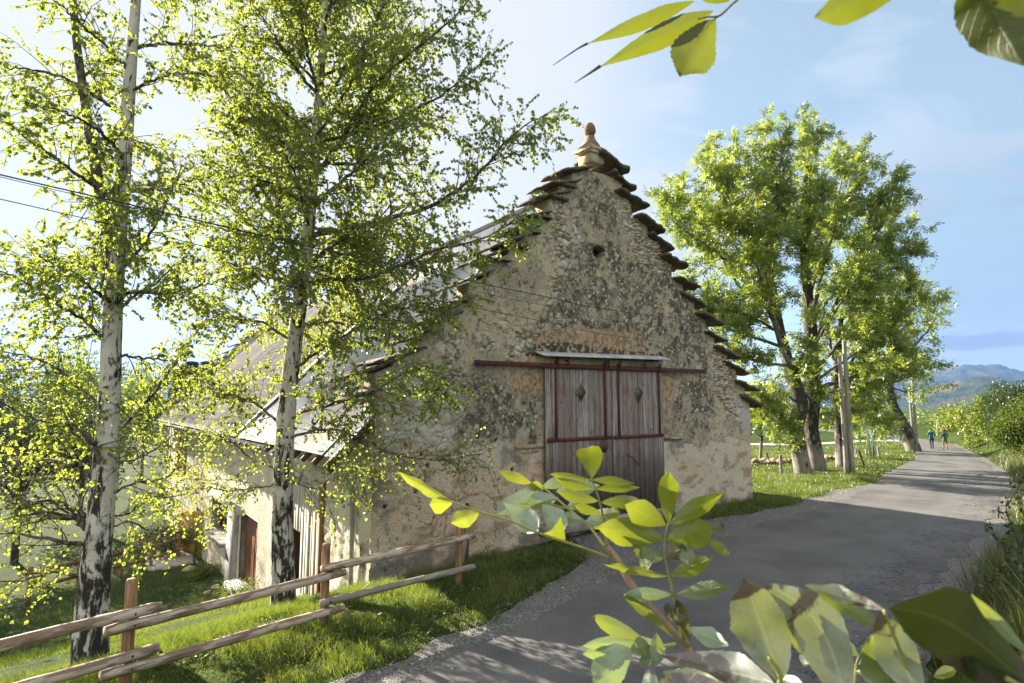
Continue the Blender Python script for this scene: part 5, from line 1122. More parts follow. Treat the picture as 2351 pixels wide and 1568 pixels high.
bush = clump_plant('rose_bush', q + BZ * -.1, (1.2, 1.3, .95), 3600, .085, 'dark rose bush with pink blooms by the yellow door', 'bush', None, 'dark_leaf', 9)
mr = m_plain('pink rose petals', (0.55, 0.03, 0.10), .6, .3, 20)
for k in range(6):
    a = Acc(); rock(a, q + np.array([nr.uniform(-1.0, .6), nr.uniform(-1.2, -.6), nr.uniform(-.2, .85)]), .085, .8); build('flower', a, mr, bush, True)
clump_plant('rose_bush', B(-.5, 17.6, -2.6), (.5, .7, .9), 900, .075, 'thin climbing rose beside the window', 'bush', None, 'bush_leaf', 6)
clump_plant('low_shrub', B(-.7, 14.2, -3.2), (.5, 1.3, .3), 1500, .06, 'low weeds with stones along the wall under the window', 'plant', None, 'bush_leaf', 7)
clump_plant('low_shrub', B(-1.1, 6.6, -2.0), (.6, 1.0, .3), 1500, .055, 'low leafy plants by the foot of the right birch', 'plant', None, 'bush_leaf', 7)
# ------------------------------------------------------------------ grass, pebbles, fallen leaves
def bt(x, y): return (x - BL[0]) * BU[0] + (y - BL[1]) * BU[1], (x - BL[0]) * BW[0] + (y - BL[1]) * BW[1]
def seen(x, y, z, m=60):
    c, s = math.cos(PITCH), math.sin(PITCH); zz = z - CAMZ; Zc = y * c + zz * s; Yc = zz * c - y * s
    u = CXD + F_PX * x / np.maximum(Zc, .1); v = CYD - F_PX * Yc / np.maximum(Zc, .1)
    return (Zc > .3) & (u > -m) & (u < 2351 + m) & (v > -m) & (v < 1568 + 2 * m)
def on_grass(x, y, soft=.0):
    v, q = vq(x, y); t, s = bt(x, y); e = nr.normal(0, .10, x.shape) + .35 * (fbm(v * 1.7, v * 0 + 3, 5) - .5) + .25 * (fbm(x * 2.5, y * 2.5, 33) - .5)
    offroad = (q < edge(GL, v) + e + soft) | (q > edge(GR, v) + e)
    return offroad & ~((t > -.02) & (t < 13.3) & (s > -.04) & (s < 35))
def blades(name, x, y, hgt, wid, lean, dry, mt, label_kind='stuff', clump=1.0):
    n = len(x); z = gz(x, y) - .01; p = np.stack([x, y, z], -1)
    v, q = vq(x, y); p[:, 2] -= 0.10 * smoothstep(0, .5, q - edge(GL, v)) * smoothstep(0, .5, edge(GR, v) - q) * .0
    cl = fbm(x * clump, y * clump, 91, 4); h = hgt * nr.uniform(.5, 1.25, n) * (.30 + 1.5 * smoothstep(.30, .70, cl)); az = nr.uniform(0, 6.283, n); fc = nr.uniform(0, 6.283, n)
    ln = np.stack([np.cos(az), np.sin(az), 0 * az], -1) * (lean * nr.uniform(.2, 1.3, n) * h)[:, None]; sd = np.stack([np.cos(fc), np.sin(fc), 0 * fc], -1) * (wid * nr.uniform(.6, 1.3, n))[:, None]
    up = np.stack([0 * h, 0 * h, h], -1)
    V = np.stack([p - sd, p + sd, p + up * .55 + ln * .3 + sd * .75, p + up * .55 + ln * .3 - sd * .75, p + up * .98 + ln], 1).reshape(-1, 3); i = np.arange(n)[:, None] * 5
    tint = np.clip(nr.normal(.42, .18, n) + .5 * (fbm(x * .8, y * .8, 17) - .5), .02, .85); dr = nr.uniform(0, 1, n) < dry * (.4 + 1.6 * smoothstep(.45, .65, fbm(x * 1.1, y * 1.1, 29))); tint[dr] = nr.uniform(.9, 1.0, dr.sum())
    a = Acc(); a.add(V, i + np.array([[0, 1, 2, 3]]), np.repeat(tint, 5)); a.F[3].append(i + np.array([[3, 2, 4]]))
    return tag(build(name, a, mt), 'green grass blades covering the ground', 'grass', None, label_kind)
def sample(n, x0, x1, y0, y1, cond):
    x = nr.uniform(x0, x1, n); y = nr.uniform(y0, y1, n); ok = seen(x, y, gz(x, y)) & cond(x, y); return x[ok], y[ok]
def side(x, y): return (x + 2.64) * NLX + (y - 8.58) * NLY
x, y = sample(330000, -7, 5, 4.8, 18, lambda x, y: on_grass(x, y) & (bt(x, y)[1] < 1.0) & (side(x, y) < 2.6) & ((bt(x, y)[0] > -1.5) | (y < 13)))
near = nr.uniform(0, 1, len(x)) < np.clip(9.5 / y, 0, 1) ** 1.2; x, y = x[near], y[near]; print('verge', len(x))
blades('verge_grass', x, y, .120, .0032, .85, .20, M['grass'], clump=1.3)
x, y = sample(260000, -22, 1, 7, 36, lambda x, y: on_grass(x, y) & (side(x, y) > 2.0) & (bt(x, y)[0] < .0))
near = nr.uniform(0, 1, len(x)) < np.clip(13 / y, 0, 1) ** 1.5; x, y = x[near], y[near]; print('lawn', len(x))
blades('lawn_grass', x, y, .085, .005, .9, .18, M['grass'], clump=.7)
x, y = sample(150000, 3, 16, 13, 27, lambda x, y: on_grass(x, y) & (bt(x, y)[1] < 10) & (vq(x, y)[1] < 0)); print('wall strip', len(x))
blades('wall_grass', x, y, .15, .005, .8, .16, M['grass'], clump=.9)
x, y = sample(160000, 8, 44, 20, 62, lambda x, y: on_grass(x, y) & (vq(x, y)[1] < 0) & (bt(x, y)[0] > 12)); near = nr.uniform(0, 1, len(x)) < np.clip(26 / y, 0, 1); x, y = x[near], y[near]; print('meadow', len(x))
blades('meadow_grass', x, y, .12, .010, .9, .42, M['grass'], clump=.45)
x, y = sample(700000, 5, 34, 5, 42, lambda x, y: on_grass(x, y) & (vq(x, y)[1] > 0)); near = nr.uniform(0, 1, len(x)) < np.clip(12 / y, 0, 1) ** 1.3; x, y = x[near], y[near]; print('bank', len(x))
blades('bank_grass', x, y, .34, .007, .8, .22, M['bank_grass'], clump=.6)
# pebbles on the verge
x = nr.uniform(-4, 18, 60000); y = nr.uniform(5, 26, 60000); v, q = vq(x, y)
ok = seen(x, y, gz(x, y)) & ((q > edge(GL, v) - .25) & (q < edge(AL, v) + .15 + nr.exponential(.12, len(x))) | (q < edge(GR, v) + .2) & (q > edge(AR, v) - .15 - nr.exponential(.12, len(x)))) & (nr.uniform(0, 1, len(x)) < np.clip(9 / y, 0, 1)); x, y = x[ok][:9000], y[ok][:9000]
n = len(x); r_ = nr.exponential(.006, n) + .006; base = np.stack([x, y, gz(x, y) + .006], -1)
O8 = np.array([[1, 0, 0], [0, 1, 0], [-1, 0, 0], [0, -1, 0], [0, 0, .6], [0, 0, -.6]], float); V = base[:, None] + O8[None] * nr.uniform(.6, 1.3, (n, 6, 1)) * r_[:, None, None] + nr.normal(0, .15, (n, 6, 3)) * r_[:, None, None]
i = np.arange(n)[:, None] * 6; a = Acc(); a.add(V.reshape(-1, 3), np.concatenate([i + np.array([f]) for f in ([0, 1, 4], [1, 2, 4], [2, 3, 4], [3, 0, 4], [1, 0, 5], [2, 1, 5], [3, 2, 5], [0, 3, 5])]))
tag(build('pebbles', a, M['pebble'], smooth=False), 'loose pale pebbles along both road edges', 'gravel', None, 'stuff')
# fallen leaves
x = nr.uniform(-6, 30, 40000); y = nr.uniform(5, 40, 40000); v, q = vq(x, y); ok = seen(x, y, gz(x, y)) & (((q > edge(GR, v) - 1.2) & (q < edge(GR, v) + .1)) | ((q < edge(GL, v) + .8) & (q > edge(GL, v) - 1.5)) | (nr.uniform(0, 1, len(x)) < .06)) & (bt(x, y)[1] < -.1) & (nr.uniform(0, 1, len(x)) < .35); x, y = x[ok], y[ok]; n = len(x)
up_ = np.where((vq(x, y)[1] < edge(GL, vq(x, y)[0])), .05, .018)
lit = m_leaf('fallen leaf', (0.10, 0.05, 0.02), (0.24, 0.15, 0.05), (0.40, 0.28, 0.06), (0.2, 0.14, 0.04), .25, .05)
a = Acc(); kite_mesh(a, np.stack([x, y, gz(x, y) + up_], -1), unit(rand_unit(n) * [1, 1, .15]), rand_unit(n) * .25 + [0, 0, 1], nr.uniform(.03, .06, n), .42, .4, .12)
tag(build('leaf_litter', a, lit), 'yellow and brown fallen leaves along the road edges', 'leaves', None, 'stuff')
# broad-leaved weeds in the verge
x, y = sample(5000, -6, 6, 5, 17, lambda x, y: on_grass(x, y, .25) & (side(x, y) < 2.2) & (bt(x, y)[1] < -.1)); kk = fbm(x * 1.6, y * 1.6, 201, 3) > .52; x, y = x[kk], y[kk]
m_ = 7; X2 = np.repeat(x, m_) + nr.normal(0, .035, len(x) * m_); Y2_ = np.repeat(y, m_) + nr.normal(0, .035, len(x) * m_); n = len(X2)
a = Acc(); kite_mesh(a, np.stack([X2, Y2_, gz(X2, Y2_) + nr.uniform(.01, .09, n)], -1), unit(rand_unit(n) * [1, 1, .5] + [0, 0, .15]), rand_unit(n) * .5 + [0, 0, 1], nr.uniform(.03, .075, n), .34, .45, .1)
tag(build('verge_weeds', a, M['bush_leaf']), 'low broad-leaved weeds among the verge grass', 'weeds', None, 'stuff')
# loose rocks by the house foot
for k, (t, s, r_) in enumerate(((-.9, 16.0, .26), (-1.5, 17.6, .22), (-.9, 18.6, .20), (-.6, 12.0, .16), (-1.0, 11.2, .13))):
    p = B(t, s, 0); a = Acc(); rock(a, ground(p[0], p[1], .05), r_, .6, 11); tag(build('garden_stone', a, M['stone'], None, True, loc=ground(p[0], p[1])), ('pale bulky stone under the window, largest of the row', 'rounded stone beside the rose bush', 'stone before the yellow door', 'small stone left of the brown door', 'smallest stone next to the brown door step')[k], 'stone', 'stones along the house foot')
a = Acc(); pc = B(-1.2, 19.3, 0); box(a, ground(pc[0], pc[1], .08), 1.3, .9, .08, BW, BU, BZ, .02); tag(build('stone_slab', a, M['pale_concrete'], None, loc=ground(pc[0], pc[1])), 'flat pale doorstep slab lying before the yellow door', 'step')
# bramble stems with berries on the right bank
mb = m_plain('rose hip red', (0.35, 0.02, 0.015), .4, .2, 30)
def bramble(base, stems, label, nl, dist):
    t = thing('bramble', base, label, 'shrub', 'brambles on the right bank'); w = Acc(); lv = Leaves()
    for s_ in stems:
        P = spline(s_, 16); tube(w, P, np.linspace(.008, .003, 16), 5); n = nl; i = nr.integers(3, 15, n); lv.add(P[i] + rand_unit(n) * .05, rand_unit(n), rand_unit(n) + [0, 0, .8], nr.uniform(.05, .09, n))
    build('stem', w, M['twig'], t, True); a = Acc(); p, d, n, s = lv.arrays(); kite_mesh(a, p, d, n, s, .34, .42, .08); build('foliage', a, M['dark_leaf'], t)
    for k in range(3):
        a = Acc(); rock(a, P[nr.integers(4, 15)] + nr.normal(0, .12, 3), .013, .9, 7); build('berry', a, mb, t, True)
for k, (bx, by, d, pts) in enumerate(((2345, 1260, 9.5, ((2330, 1225), (2310, 1165), (2330, 1115), (2351, 1100))), (2350, 1330, 8.2, ((2320, 1290), (2300, 1250), (2275, 1215), (2262, 1205))), (2360, 1390, 7.5, ((2320, 1350), (2290, 1330), (2260, 1345)))  )):
    b0 = px(bx, by, d); st = [b0] + [px(x, y, d + .15 * i) for i, (x, y) in enumerate(pts)]; st2 = [b0] + [px(x + 25, y - 30, d + .2 * i) for i, (x, y) in enumerate(pts)]
    bramble(b0, [st, st2], ('upper arching bramble at the right edge above the road', 'middle bramble shoot reaching over the gravel', 'lowest bramble with red hips on the right bank')[k], 40, d)
# ------------------------------------------------------------------ the walkers
def person(name, base, h, label, cols, head_turn=0.0, legs=1, arms=((-.06, .10), (-.06, .10)), sit=False, hat=None):
    """one continuous skinned body seen from behind; materials by body zone"""
    k = h / 1.75; J = []; E = []; Rr = []
    def j(x, y, z, r_, par=None):
        J.append((x * k, y * k, z * k)); Rr.append(r_ * k)
        if par is not None: E.append((par, len(J) - 1))
        return len(J) - 1
    pel = j(0, 0, .95, .135); wst = j(0, 0, 1.10, .125, pel); ch = j(0, .01, 1.30, .150, wst); nk0 = j(0, .01, 1.46, .085, ch); nk = j(0, .02, 1.53, .052, nk0); hd = j(0, .03, 1.60, .078, nk); ht = j(0, .035, 1.67, .088, hd); top = j(0, .03, 1.735, .045, ht)
    for sg in (-1, 1):
        st = .13 * legs * sg
        if sit:
            kn = j(.13 * sg, .22, .90, .075, pel); an = j(.14 * sg, .26, .58, .055, kn); j(.14 * sg, .34, .54, .045, an)
        else:
            hp = j(.095 * sg, 0, .88, .095, pel); kn = j(.10 * sg, .06 + st * .5, .50, .062, hp); an = j(.10 * sg, -.02 + st, .09 if sg > 0 else .12, .042, kn); j(.11 * sg, .12 + st, .035 if sg > 0 else .05, .040, an)
        sh = j(.185 * sg, .0, 1.40, .066, ch); ax_, ay = arms[0 if sg < 0 else 1]
        el = j(.27 * sg, ax_, 1.15, .050, sh); wr = j((.21 if not sit else .12) * sg, ay + .12, 1.02 if not sit else 1.0, .036, el); j((.17 if not sit else .08) * sg, ay + .19, 1.03, .034, wr)
    me = bpy.data.meshes.new(name); me.from_pydata(J, E, []); o = bpy.data.objects.new(name, me); COL.objects.link(o)
    md = o.modifiers.new('skin', 'SKIN'); sd = o.modifiers.new('sub', 'SUBSURF'); sd.levels = sd.render_levels = 1
    sl = me.skin_vertices[0].data
    for i, r_ in enumerate(Rr): sl[i].radius = (r_, r_ * (.82 if i < 4 else 1)); sl[i].use_root = (i == 0)
    dg = bpy.context.evaluated_depsgraph_get(); dg.update(); m2 = bpy.data.meshes.new_from_object(o.evaluated_get(dg)); o.modifiers.clear(); o.data = m2; bpy.data.meshes.remove(me); m2.name = name
    zones = ['jacket', 'trousers', 'skin', 'shoes']
    m2.materials.clear()
    for z in zones: m2.materials.append(cols[z])
    for p in m2.polygons:
        z = p.center.z / k; xx = abs(p.center.x) / k; p.use_smooth = True
        if sit: p.material_index = 1 if z < .93 and (p.center.y / k > .08 or z < .9) else (2 if z > 1.52 else 0)
        else: p.material_index = 3 if z < .10 else 1 if z < .93 and xx < .19 else 2 if (z > 1.525 or (p.center.y / k > .17 and .9 < z < 1.1)) else 0
    o.location = tuple(base); o.rotation_euler = (0, 0, head_turn); tag(o, label, 'person', 'walkers on the road')
    a = Acc(); V = []
    for la in np.linspace(-.15, 1.5, 8):
        for lo in np.linspace(0, 6.283, 14, endpoint=False): V.append(np.array([math.cos(lo) * math.cos(la) * .098, .025 + math.sin(lo) * math.cos(la) * .11 - .008, 1.655 + math.sin(la) * .115]) * k)
    kf = [(r_ * 14 + i, r_ * 14 + (i + 1) % 14, r_ * 14 + 14 + (i + 1) % 14, r_ * 14 + 14 + i) for r_ in range(7) for i in range(14)]
    V = np.array(V) + np.array(base); a.add(V, kf); c = build('hat' if hat else 'hair', a, hat or cols['hair'], o, True)
    if hat:
        a = Acc(); rock(a, np.array(base) + np.array([0, .02, 1.80]) * k, .05 * k, .9, 8); build('bobble', a, hat, c, True)
    return o
mj1 = m_plain('teal blue jacket', (0.010, 0.12, 0.22), .7, .2, 12); mj2 = m_plain('blue green jacket', (0.010, 0.13, 0.20), .7, .2, 12); mt1 = m_plain('dark blue jeans', (0.02, 0.03, 0.06), .8, .3, 12); mt2 = m_plain('mustard trousers', (0.30, 0.17, 0.03), .8, .2, 12)
ms = m_plain('skin', (0.42, 0.24, 0.16), .6, .1, 8); mh = m_plain('dark hair', (0.02, 0.014, 0.01), .6, .2, 30); mk = m_plain('shoe', (0.03, 0.025, 0.02), .6, .2, 12); mp = m_plain('pink child coat', (0.50, 0.09, 0.14), .7, .2, 12); mhp = m_plain('raspberry knitted hat', (0.38, 0.03, 0.09), .9, .2, 20)
def p6(x, y): return gpt(*crop6(x, y))
q1 = p6(1527, 1072); hh = px(*crop6(1524, 908), q1[1])[2] - q1[2]; print('person height', hh, q1)
person('person', q1, hh, 'walker in a teal jacket and dark jeans, left one of the pair on the road', dict(jacket=mj1, trousers=mt1, skin=ms, shoes=mk, hair=mh), -.35, 1)
q2 = p6(1632, 1074); h2p = px(*crop6(1628, 920), q2[1])[2] - q2[2]
person('person', q2, h2p, 'walker in mustard trousers carrying a child on the shoulders', dict(jacket=mj2, trousers=mt2, skin=ms, shoes=mk, hair=mh), -.35, -1, arms=((.05, .02), (.05, .02)))
q3 = np.array(q2) + np.array([.0, .05, h2p * .80 - .90 * .63]); person('person', q3, 1.10, 'small child in pink coat and raspberry hat riding on shoulders', dict(jacket=mp, trousers=mp, skin=ms, shoes=mk, hair=mh), -.35, 1, sit=True, hat=mhp)

# ------------------------------------------------------------------ leaves close to the camera
def leaflet(parent, b, t, wpx, mt, roll=0.0, bend=.10, fold=.25, wav=.05, twist=0.0, at=.45, serr=.02, inpl=0.0, name='leaflet', label=None):
    """one leaflet: B and T are (x, y, distance) of its base and tip, WPX its width in photo pixels"""
    P0, P1 = px(*b), px(*t); ax_ = P1 - P0; L_ = np.linalg.norm(ax_); ax_ = ax_ / L_; mid = (P0 + P1) / 2; vd = norm(mid - np.array([0, 0, CAMZ]))
    sd = norm(np.cross(ax_, vd)); nm = np.cross(sd, ax_); w = wpx / F_PX * (b[2] + t[2]) / 2 / 2 / max(.35, math.cos(roll))
    nu, nv = 28, 9; u = np.linspace(0, 1, nu)[:, None]; v = np.linspace(-1, 1, nv)[None, :]
    pk = np.where(u < at, np.maximum(0, np.sin(u / at * np.pi / 2)) ** .85, np.maximum(0, np.cos((u - at) / (1 - at) * np.pi / 2)) ** 1.15)
    asym = 1 + .22 * (fbm(u * 3.5 + nr.uniform(0, 90) + np.where(v > 0, 30.0, 0.0), 0 * v + 1.5, 7, 3) - .5) * 2 * np.abs(v)
    se = asym + serr * (np.abs(v) > .99).astype(float) * np.where((np.arange(nu)[:, None] % 2) == 0, 1, -1)
    wd = (w * pk * se + .0004); ph = nr.uniform(0, 6.28, 2)
    twist = twist + nr.uniform(-.5, .5); an = roll + twist * (u - .5); s2 = np.cos(an)[..., None] * sd - np.sin(an)[..., None] * nm; n2 = np.sin(an)[..., None] * sd + np.cos(an)[..., None] * nm
    hgt = -fold * np.abs(v) * wd * -1 + wav * w * np.sin(u * 15 + ph[0] + np.sign(v) * ph[1]) * np.abs(v) ** 1.5 * pk
    arc = -bend * L_ * (np.sin(u * np.pi) - .4 * u ** 3)
    P = P0 + sd * (inpl * L_ * np.sin(u * np.pi))[..., None] + ax_ * (u * L_)[..., None] + s2 * (v * wd * math.cos(fold))[..., None] + n2 * hgt[..., None] - nm * arc[..., None]
    qn = ph[0] * 7; P = P + n2 * (w * .16 * (fbm(u * 5 + qn, v * 1.6 + qn, 5, 3) - .5) + w * .05 * np.cos(u * 60 - np.abs(v) * 9) * (1 - np.abs(v)) * pk)[..., None]
    a = Acc(); a.add(P.reshape(-1, 3), grid_faces(nv, nu)); o = build(name, a, M[mt], parent, True, attrs={'along': np.repeat(u, nv, 1).ravel(), 'across': np.repeat(v, nu, 0).ravel()})
    if label: o['label'] = label
    return o
def stalk(parent, pts, r0, r1, mt='rachis', name='leaf_stalk'):
    a = Acc(); P = spline([px(*p) for p in pts], 24); tube(a, P, np.linspace(r0, r1, 24), 8); return build(name, a, M[mt], parent, True)
def cA(x, y, d): return ((1550 + x / 1.596) * .574, (1750 + y / 1.596) * .574, d)
def cB(x, y, d): return ((2250 + x / 1.596) * .574, (1750 + y / 1.596) * .574, d)
def cC(x, y, d): return ((3000 + x / 2.145) * .574, (2200 + y / 2.145) * .574, d)
def cD(x, y, d): return ((2150 + x / 1.208) * .574, (y / 1.208) * .574, d)
KP = .3597                                           # crop pixel to photo-copy pixel
def lf(par, f, b, db, t, dt, w, mt, **k): return leaflet(par, f(*b, db), f(*t, dt), w * KP, mt, **k)
sap = thing('ash_sapling', px(*cB(780, 1330, 1.05)), 'young ash shoot with yellow-green backlit leaflets in front of the barn door', 'plant')
stalk(sap, [cB(800, 1330, 1.06), cB(740, 1270, 1.05), cB(560, 1080, 1.06), cB(430, 920, 1.08), cB(350, 780, 1.10), cB(275, 690, 1.11)], .0062, .0066, 'stem', 'stem')
stalk(sap, [cA(1420, 770, 1.10), cA(1300, 722, 1.08), cA(1120, 662, 1.05), cA(940, 600, 1.02), cA(780, 530, 1.0), cA(590, 474, .98), cA(405, 408, .96)], .0028, .0014)
stalk(sap, [cA(1385, 695, 1.11), cA(1280, 560, 1.16), cA(1150, 450, 1.2), cA(1000, 325, 1.24), cA(915, 290, 1.26)], .0030, .0014)
stalk(sap, [cA(1397, 690, 1.10), cA(1385, 560, 1.08), cA(1352, 400, 1.05), cA(1300, 262, 1.03)], .0026, .0013)
stalk(sap, [cB(772, 1290, 1.02), cB(735, 1130, .99), cB(710, 1000, .97), cB(680, 880, .95), cB(652, 750, .94), cB(655, 640, .93), cB(676, 540, .92)], .0030, .0013)
Yl, Pl, Gl_, Wl, Bl_ = 'L_yellow', 'L_pale', 'L_green', 'L_wither', 'L_brown'
for b, db, t, dt, w, mt, k in (
    ((405, 408), .96, (55, 212), .90, 62, Yl, dict(roll=.9, wav=.1)), ((415, 420), .96, (262, 430), .93, 110, Yl, dict(bend=.15)), ((585, 475), .98, (398, 545), .95, 120, Yl, dict(bend=.12, roll=.3)), ((1132, 658), 1.05, (1060, 572), 1.0, 150, Yl, dict(bend=.2, at=.6)),
    ((922, 292), 1.26, (703, 213), 1.2, 66, Yl, dict(roll=.4)), ((985, 318), 1.24, (1150, 262), 1.22, 70, Pl, dict(bend=.15)), ((978, 322), 1.24, (690, 495), 1.16, 125, Pl, dict(bend=.1, roll=.2)), ((1090, 385), 1.22, (880, 420), 1.16, 110, Pl, dict(bend=.12)),
    ((965, 592), 1.08, (748, 420), 1.14, 150, Pl, dict(bend=.15, wav=.08)), ((985, 425), 1.16, (1142, 595), 1.1, 150, Pl, dict(bend=.2, wav=.1)), ((1075, 345), 1.3, (1360, 305), 1.28, 120, Pl, dict(bend=.1)), ((1148, 442), 1.2, (1275, 395), 1.18, 84, Pl, dict()),
    ((1238, 530), 1.17, (1090, 495), 1.15, 76, Pl, dict()), ((1265, 535), 1.16, (1475, 480), 1.12, 105, Pl, dict(bend=.15)), ((1155, 448), 1.2, (835, 425), 1.17, 46, Yl, dict(roll=.6)), ((1180, 440), 1.19, (1330, 480), 1.16, 55, Yl, dict()), ((1000, 320), 1.24, (900, 300), 1.22, 60, Yl, dict()),
    ((1302, 264), 1.03, (1282, 42), .98, 165, Yl, dict(bend=.25, twist=1.2, wav=.1)), ((1296, 270), 1.03, (1030, 232), .99, 52, Yl, dict(roll=.5)), ((1308, 270), 1.03, (1580, 293), 1.0, 54, Yl, dict(roll=.4)), ((1318, 326), 1.04, (1060, 258), 1.0, 80, Yl, dict(roll=.3)), ((1330, 330), 1.04, (1615, 320), 1.0, 56, Yl, dict(roll=.4)),
    ((1345, 405), 1.05, (1075, 345), 1.0, 82, Yl, dict(roll=.3)), ((1360, 415), 1.05, (1655, 415), 1.0, 84, Yl, dict(roll=.2)), ((1370, 490), 1.07, (1185, 430), 1.03, 60, Yl, dict()), ((1378, 492), 1.07, (1490, 470), 1.03, 74, Yl, dict()), ((1384, 575), 1.08, (1310, 575), 1.05, 20, Yl, dict())):
    lf(sap, cA, b, db, t, dt, w, mt, **k)
for b, db, t, dt, w, mt, k in (
    ((678, 548), .92, (675, 200), .88, 128, Yl, dict(bend=.15, at=.5)), ((682, 552), .92, (1042, 345), .87, 110, Yl, dict(roll=.2, twist=.8)), ((660, 558), .92, (390, 425), .88, 165, Yl, dict(bend=.08)), ((648, 648), .93, (205, 570), .88, 175, Yl, dict(bend=.12, wav=.08)), ((662, 658), .93, (975, 575), .88, 190, Yl, dict(bend=.12, at=.5)), ((960, 580), .88, (1040, 565), .86, 56, Bl_, dict()),
    ((645, 768), .94, (440, 690), .92, 130, Gl_, dict(roll=.4)), ((500, 690), .92, (545, 845), .90, 110, Gl_, dict(roll=.8)), ((658, 770), .94, (790, 690), .91, 110, Bl_, dict(bend=.2)), ((800, 680), .92, (795, 832), .9, 90, Gl_, dict(bend=.1)), ((910, 650), .9, (1078, 752), .86, 60, Yl, dict(roll=.3)),
    ((672, 884), .95, (255, 808), .90, 56, Yl, dict(roll=.6, wav=.25)), ((690, 882), .95, (968, 765), .91, 108, Yl, dict(twist=.8, wav=.12)), ((702, 1002), .97, (380, 1000), .92, 80, Pl, dict(bend=.12)), ((720, 1002), .97, (1092, 945), .92, 96, Gl_, dict(twist=.9)), ((388, 1002), .92, (700, 1270), .94, 60, Gl_, dict(roll=.7)),
    ((815, 1290), 1.0, (725, 1025), .97, 84, Bl_, dict(roll=.5, twist=1.0)), ((790, 1160), .99, (635, 1075), .96, 90, Bl_, dict(roll=.5))):
    lf(sap, cB, b, db, t, dt, w, mt, **k)
low = thing('ash_leaf_tuft', px(*cB(620, 1360, .9)), 'pale green ash leaves in a low tuft below the yellow shoot', 'plant')
stalk(low, [cB(720, 1320, .93), cB(600, 1340, .9), cB(430, 1350, .86)], .003, .0015); stalk(low, [cB(790, 1320, 1.06), cB(870, 1480, 1.05), cB(960, 1750, 1.03)], .0062, .006, 'stem', 'stem')
for b, db, t, dt, w, mt, k in (
    ((600, 1300), .88, (112, 1330), .82, 105, Pl, dict(bend=.1)), ((450, 1355), .86, (180, 1580), .78, 190, Pl, dict(bend=.12, wav=.08)), ((430, 1355), .86, (585, 1310), .84, 110, Gl_, dict(bend=.1)), ((520, 1290), .87, (172, 1132), .82, 96, Gl_, dict(roll=.4, bend=.15)), ((445, 1350), .86, (120, 1385), .82, 100, Pl, dict()),
    ((605, 1440), .82, (600, 1240), .84, 90, Gl_, dict(roll=.2)), ((660, 1340), .86, (480, 1460), .84, 90, Gl_, dict(roll=.5)), ((1350, 1570), .62, (640, 1390), .70, 240, Wl, dict(bend=.14, wav=.15)), ((560, 1700), .6, (575, 1415), .66, 105, Wl, dict(roll=.3)), ((500, 1720), .5, (1110, 1590), .5, 260, Bl_, dict(bend=.15)),
    ((800, 1215), .95, (1070, 1330), .9, 105, Pl, dict(bend=.1)), ((1340, 1530), .64, (1560, 1600), .6, 80, Pl, dict()), ((640, 1500), .62, (1060, 1600), .58, 120, Gl_, dict())):
    lf(low, cB, b, db, t, dt, w, mt, **k)
wsh = thing('withered_ash_leaf', px(*cB(1400, 1600, .52)), 'large pale ash leaves with brown crumpled tips hanging over the road edge', 'plant')
stalk(wsh, [cB(1300, 1900, .52), cB(1390, 1560, .52), cB(1320, 1400, .515)], .003, .0016)
for b, db, t, dt, w, mt, k in (((1395, 1560), .52, (1150, 870), .50, 370, Wl, dict(bend=.12, at=.38, wav=.16, fold=.25)), ((1830, 1800), .50, (1262, 905), .50, 330, Wl, dict(bend=.12, at=.5, roll=.15, twist=.4, wav=.12, inpl=-.16)), ((1650, 1450), .52, (1440, 1000), .53, 190, Gl_, dict(roll=.5))):
    lf(wsh, cB, b, db, t, dt, w, mt, **k)
KP = .2676
cur = thing('curled_ash_leaf', px(*cC(1450, 1300, .42)), 'curling grey-white ash leaf between the pale and the dark leaves', 'plant')
stalk(cur, [cC(1500, 1500, .43), cC(1400, 1150, .43), cC(1150, 520, .42)], .002, .001)
for b, db, t, dt, w, mt, k in (((470, 300), .48, (1170, 520), .44, 120, Wl, dict(roll=.6, wav=.25)), ((560, 330), .48, (1220, 730), .45, 150, Gl_, dict(roll=.5, wav=.15)), ((1480, 1320), .42, (1090, 500), .42, 330, Wl, dict(roll=.3, bend=.16, twist=1.1, wav=.2)), ((1260, 1300), .44, (1040, 720), .44, 330, Gl_, dict(roll=.4, fold=.4))):
    lf(cur, cC, b, db, t, dt, w, mt, **k)
drk = thing('shaded_ash_leaf', px(*cC(2500, 1300, .36)), 'big olive leaf, coloured dark for shade, seen from below in the bottom right corner', 'plant')
lf(drk, cC, (2560, 1330), .36, (1145, 470), .36, 620, 'L_shaded', bend=.12, at=.5, inpl=-.10, fold=.22, wav=.14); lf(drk, cC, (2400, 900), .345, (1890, 370), .35, 90, Gl_, roll=.5)  # narrow green leaflet added as the big leaf's edge highlight
lf(drk, cC, (2500, 1500), .37, (1790, 900), .37, 380, 'L_shaded', roll=.3); stalk(drk, [cC(2700, 1500, .36), cC(2500, 1290, .36), cC(2200, 1100, .357)], .002, .0015)
sm = thing('small_leaf_shoot', px(*cC(930, 1000, .9)), 'small pale green shoot between the withered leaves', 'plant')
stalk(sm, [cC(890, 1250, .9), cC(910, 1000, .9), cC(935, 905, .9)], .002, .001)
for b, t, w, mt in (((932, 908), (765, 790), 110, Pl), ((935, 905), (1040, 825), 46, Yl), ((930, 985), (1055, 930), 70, Pl), ((905, 1040), (1000, 1060), 50, Pl), ((890, 1100), (840, 1020), 50, Pl), ((915, 1010), (845, 960), 40, Yl), ((1325, 670), (1482, 725), 66, Pl), ((1415, 785), (1595, 785), 54, Pl), ((420, 900), (525, 985), 90, Pl), ((1580, 1090), (1780, 1010), 90, Yl)):
    lf(sm, cC, b, .88, t, .86, w, mt, bend=.1)
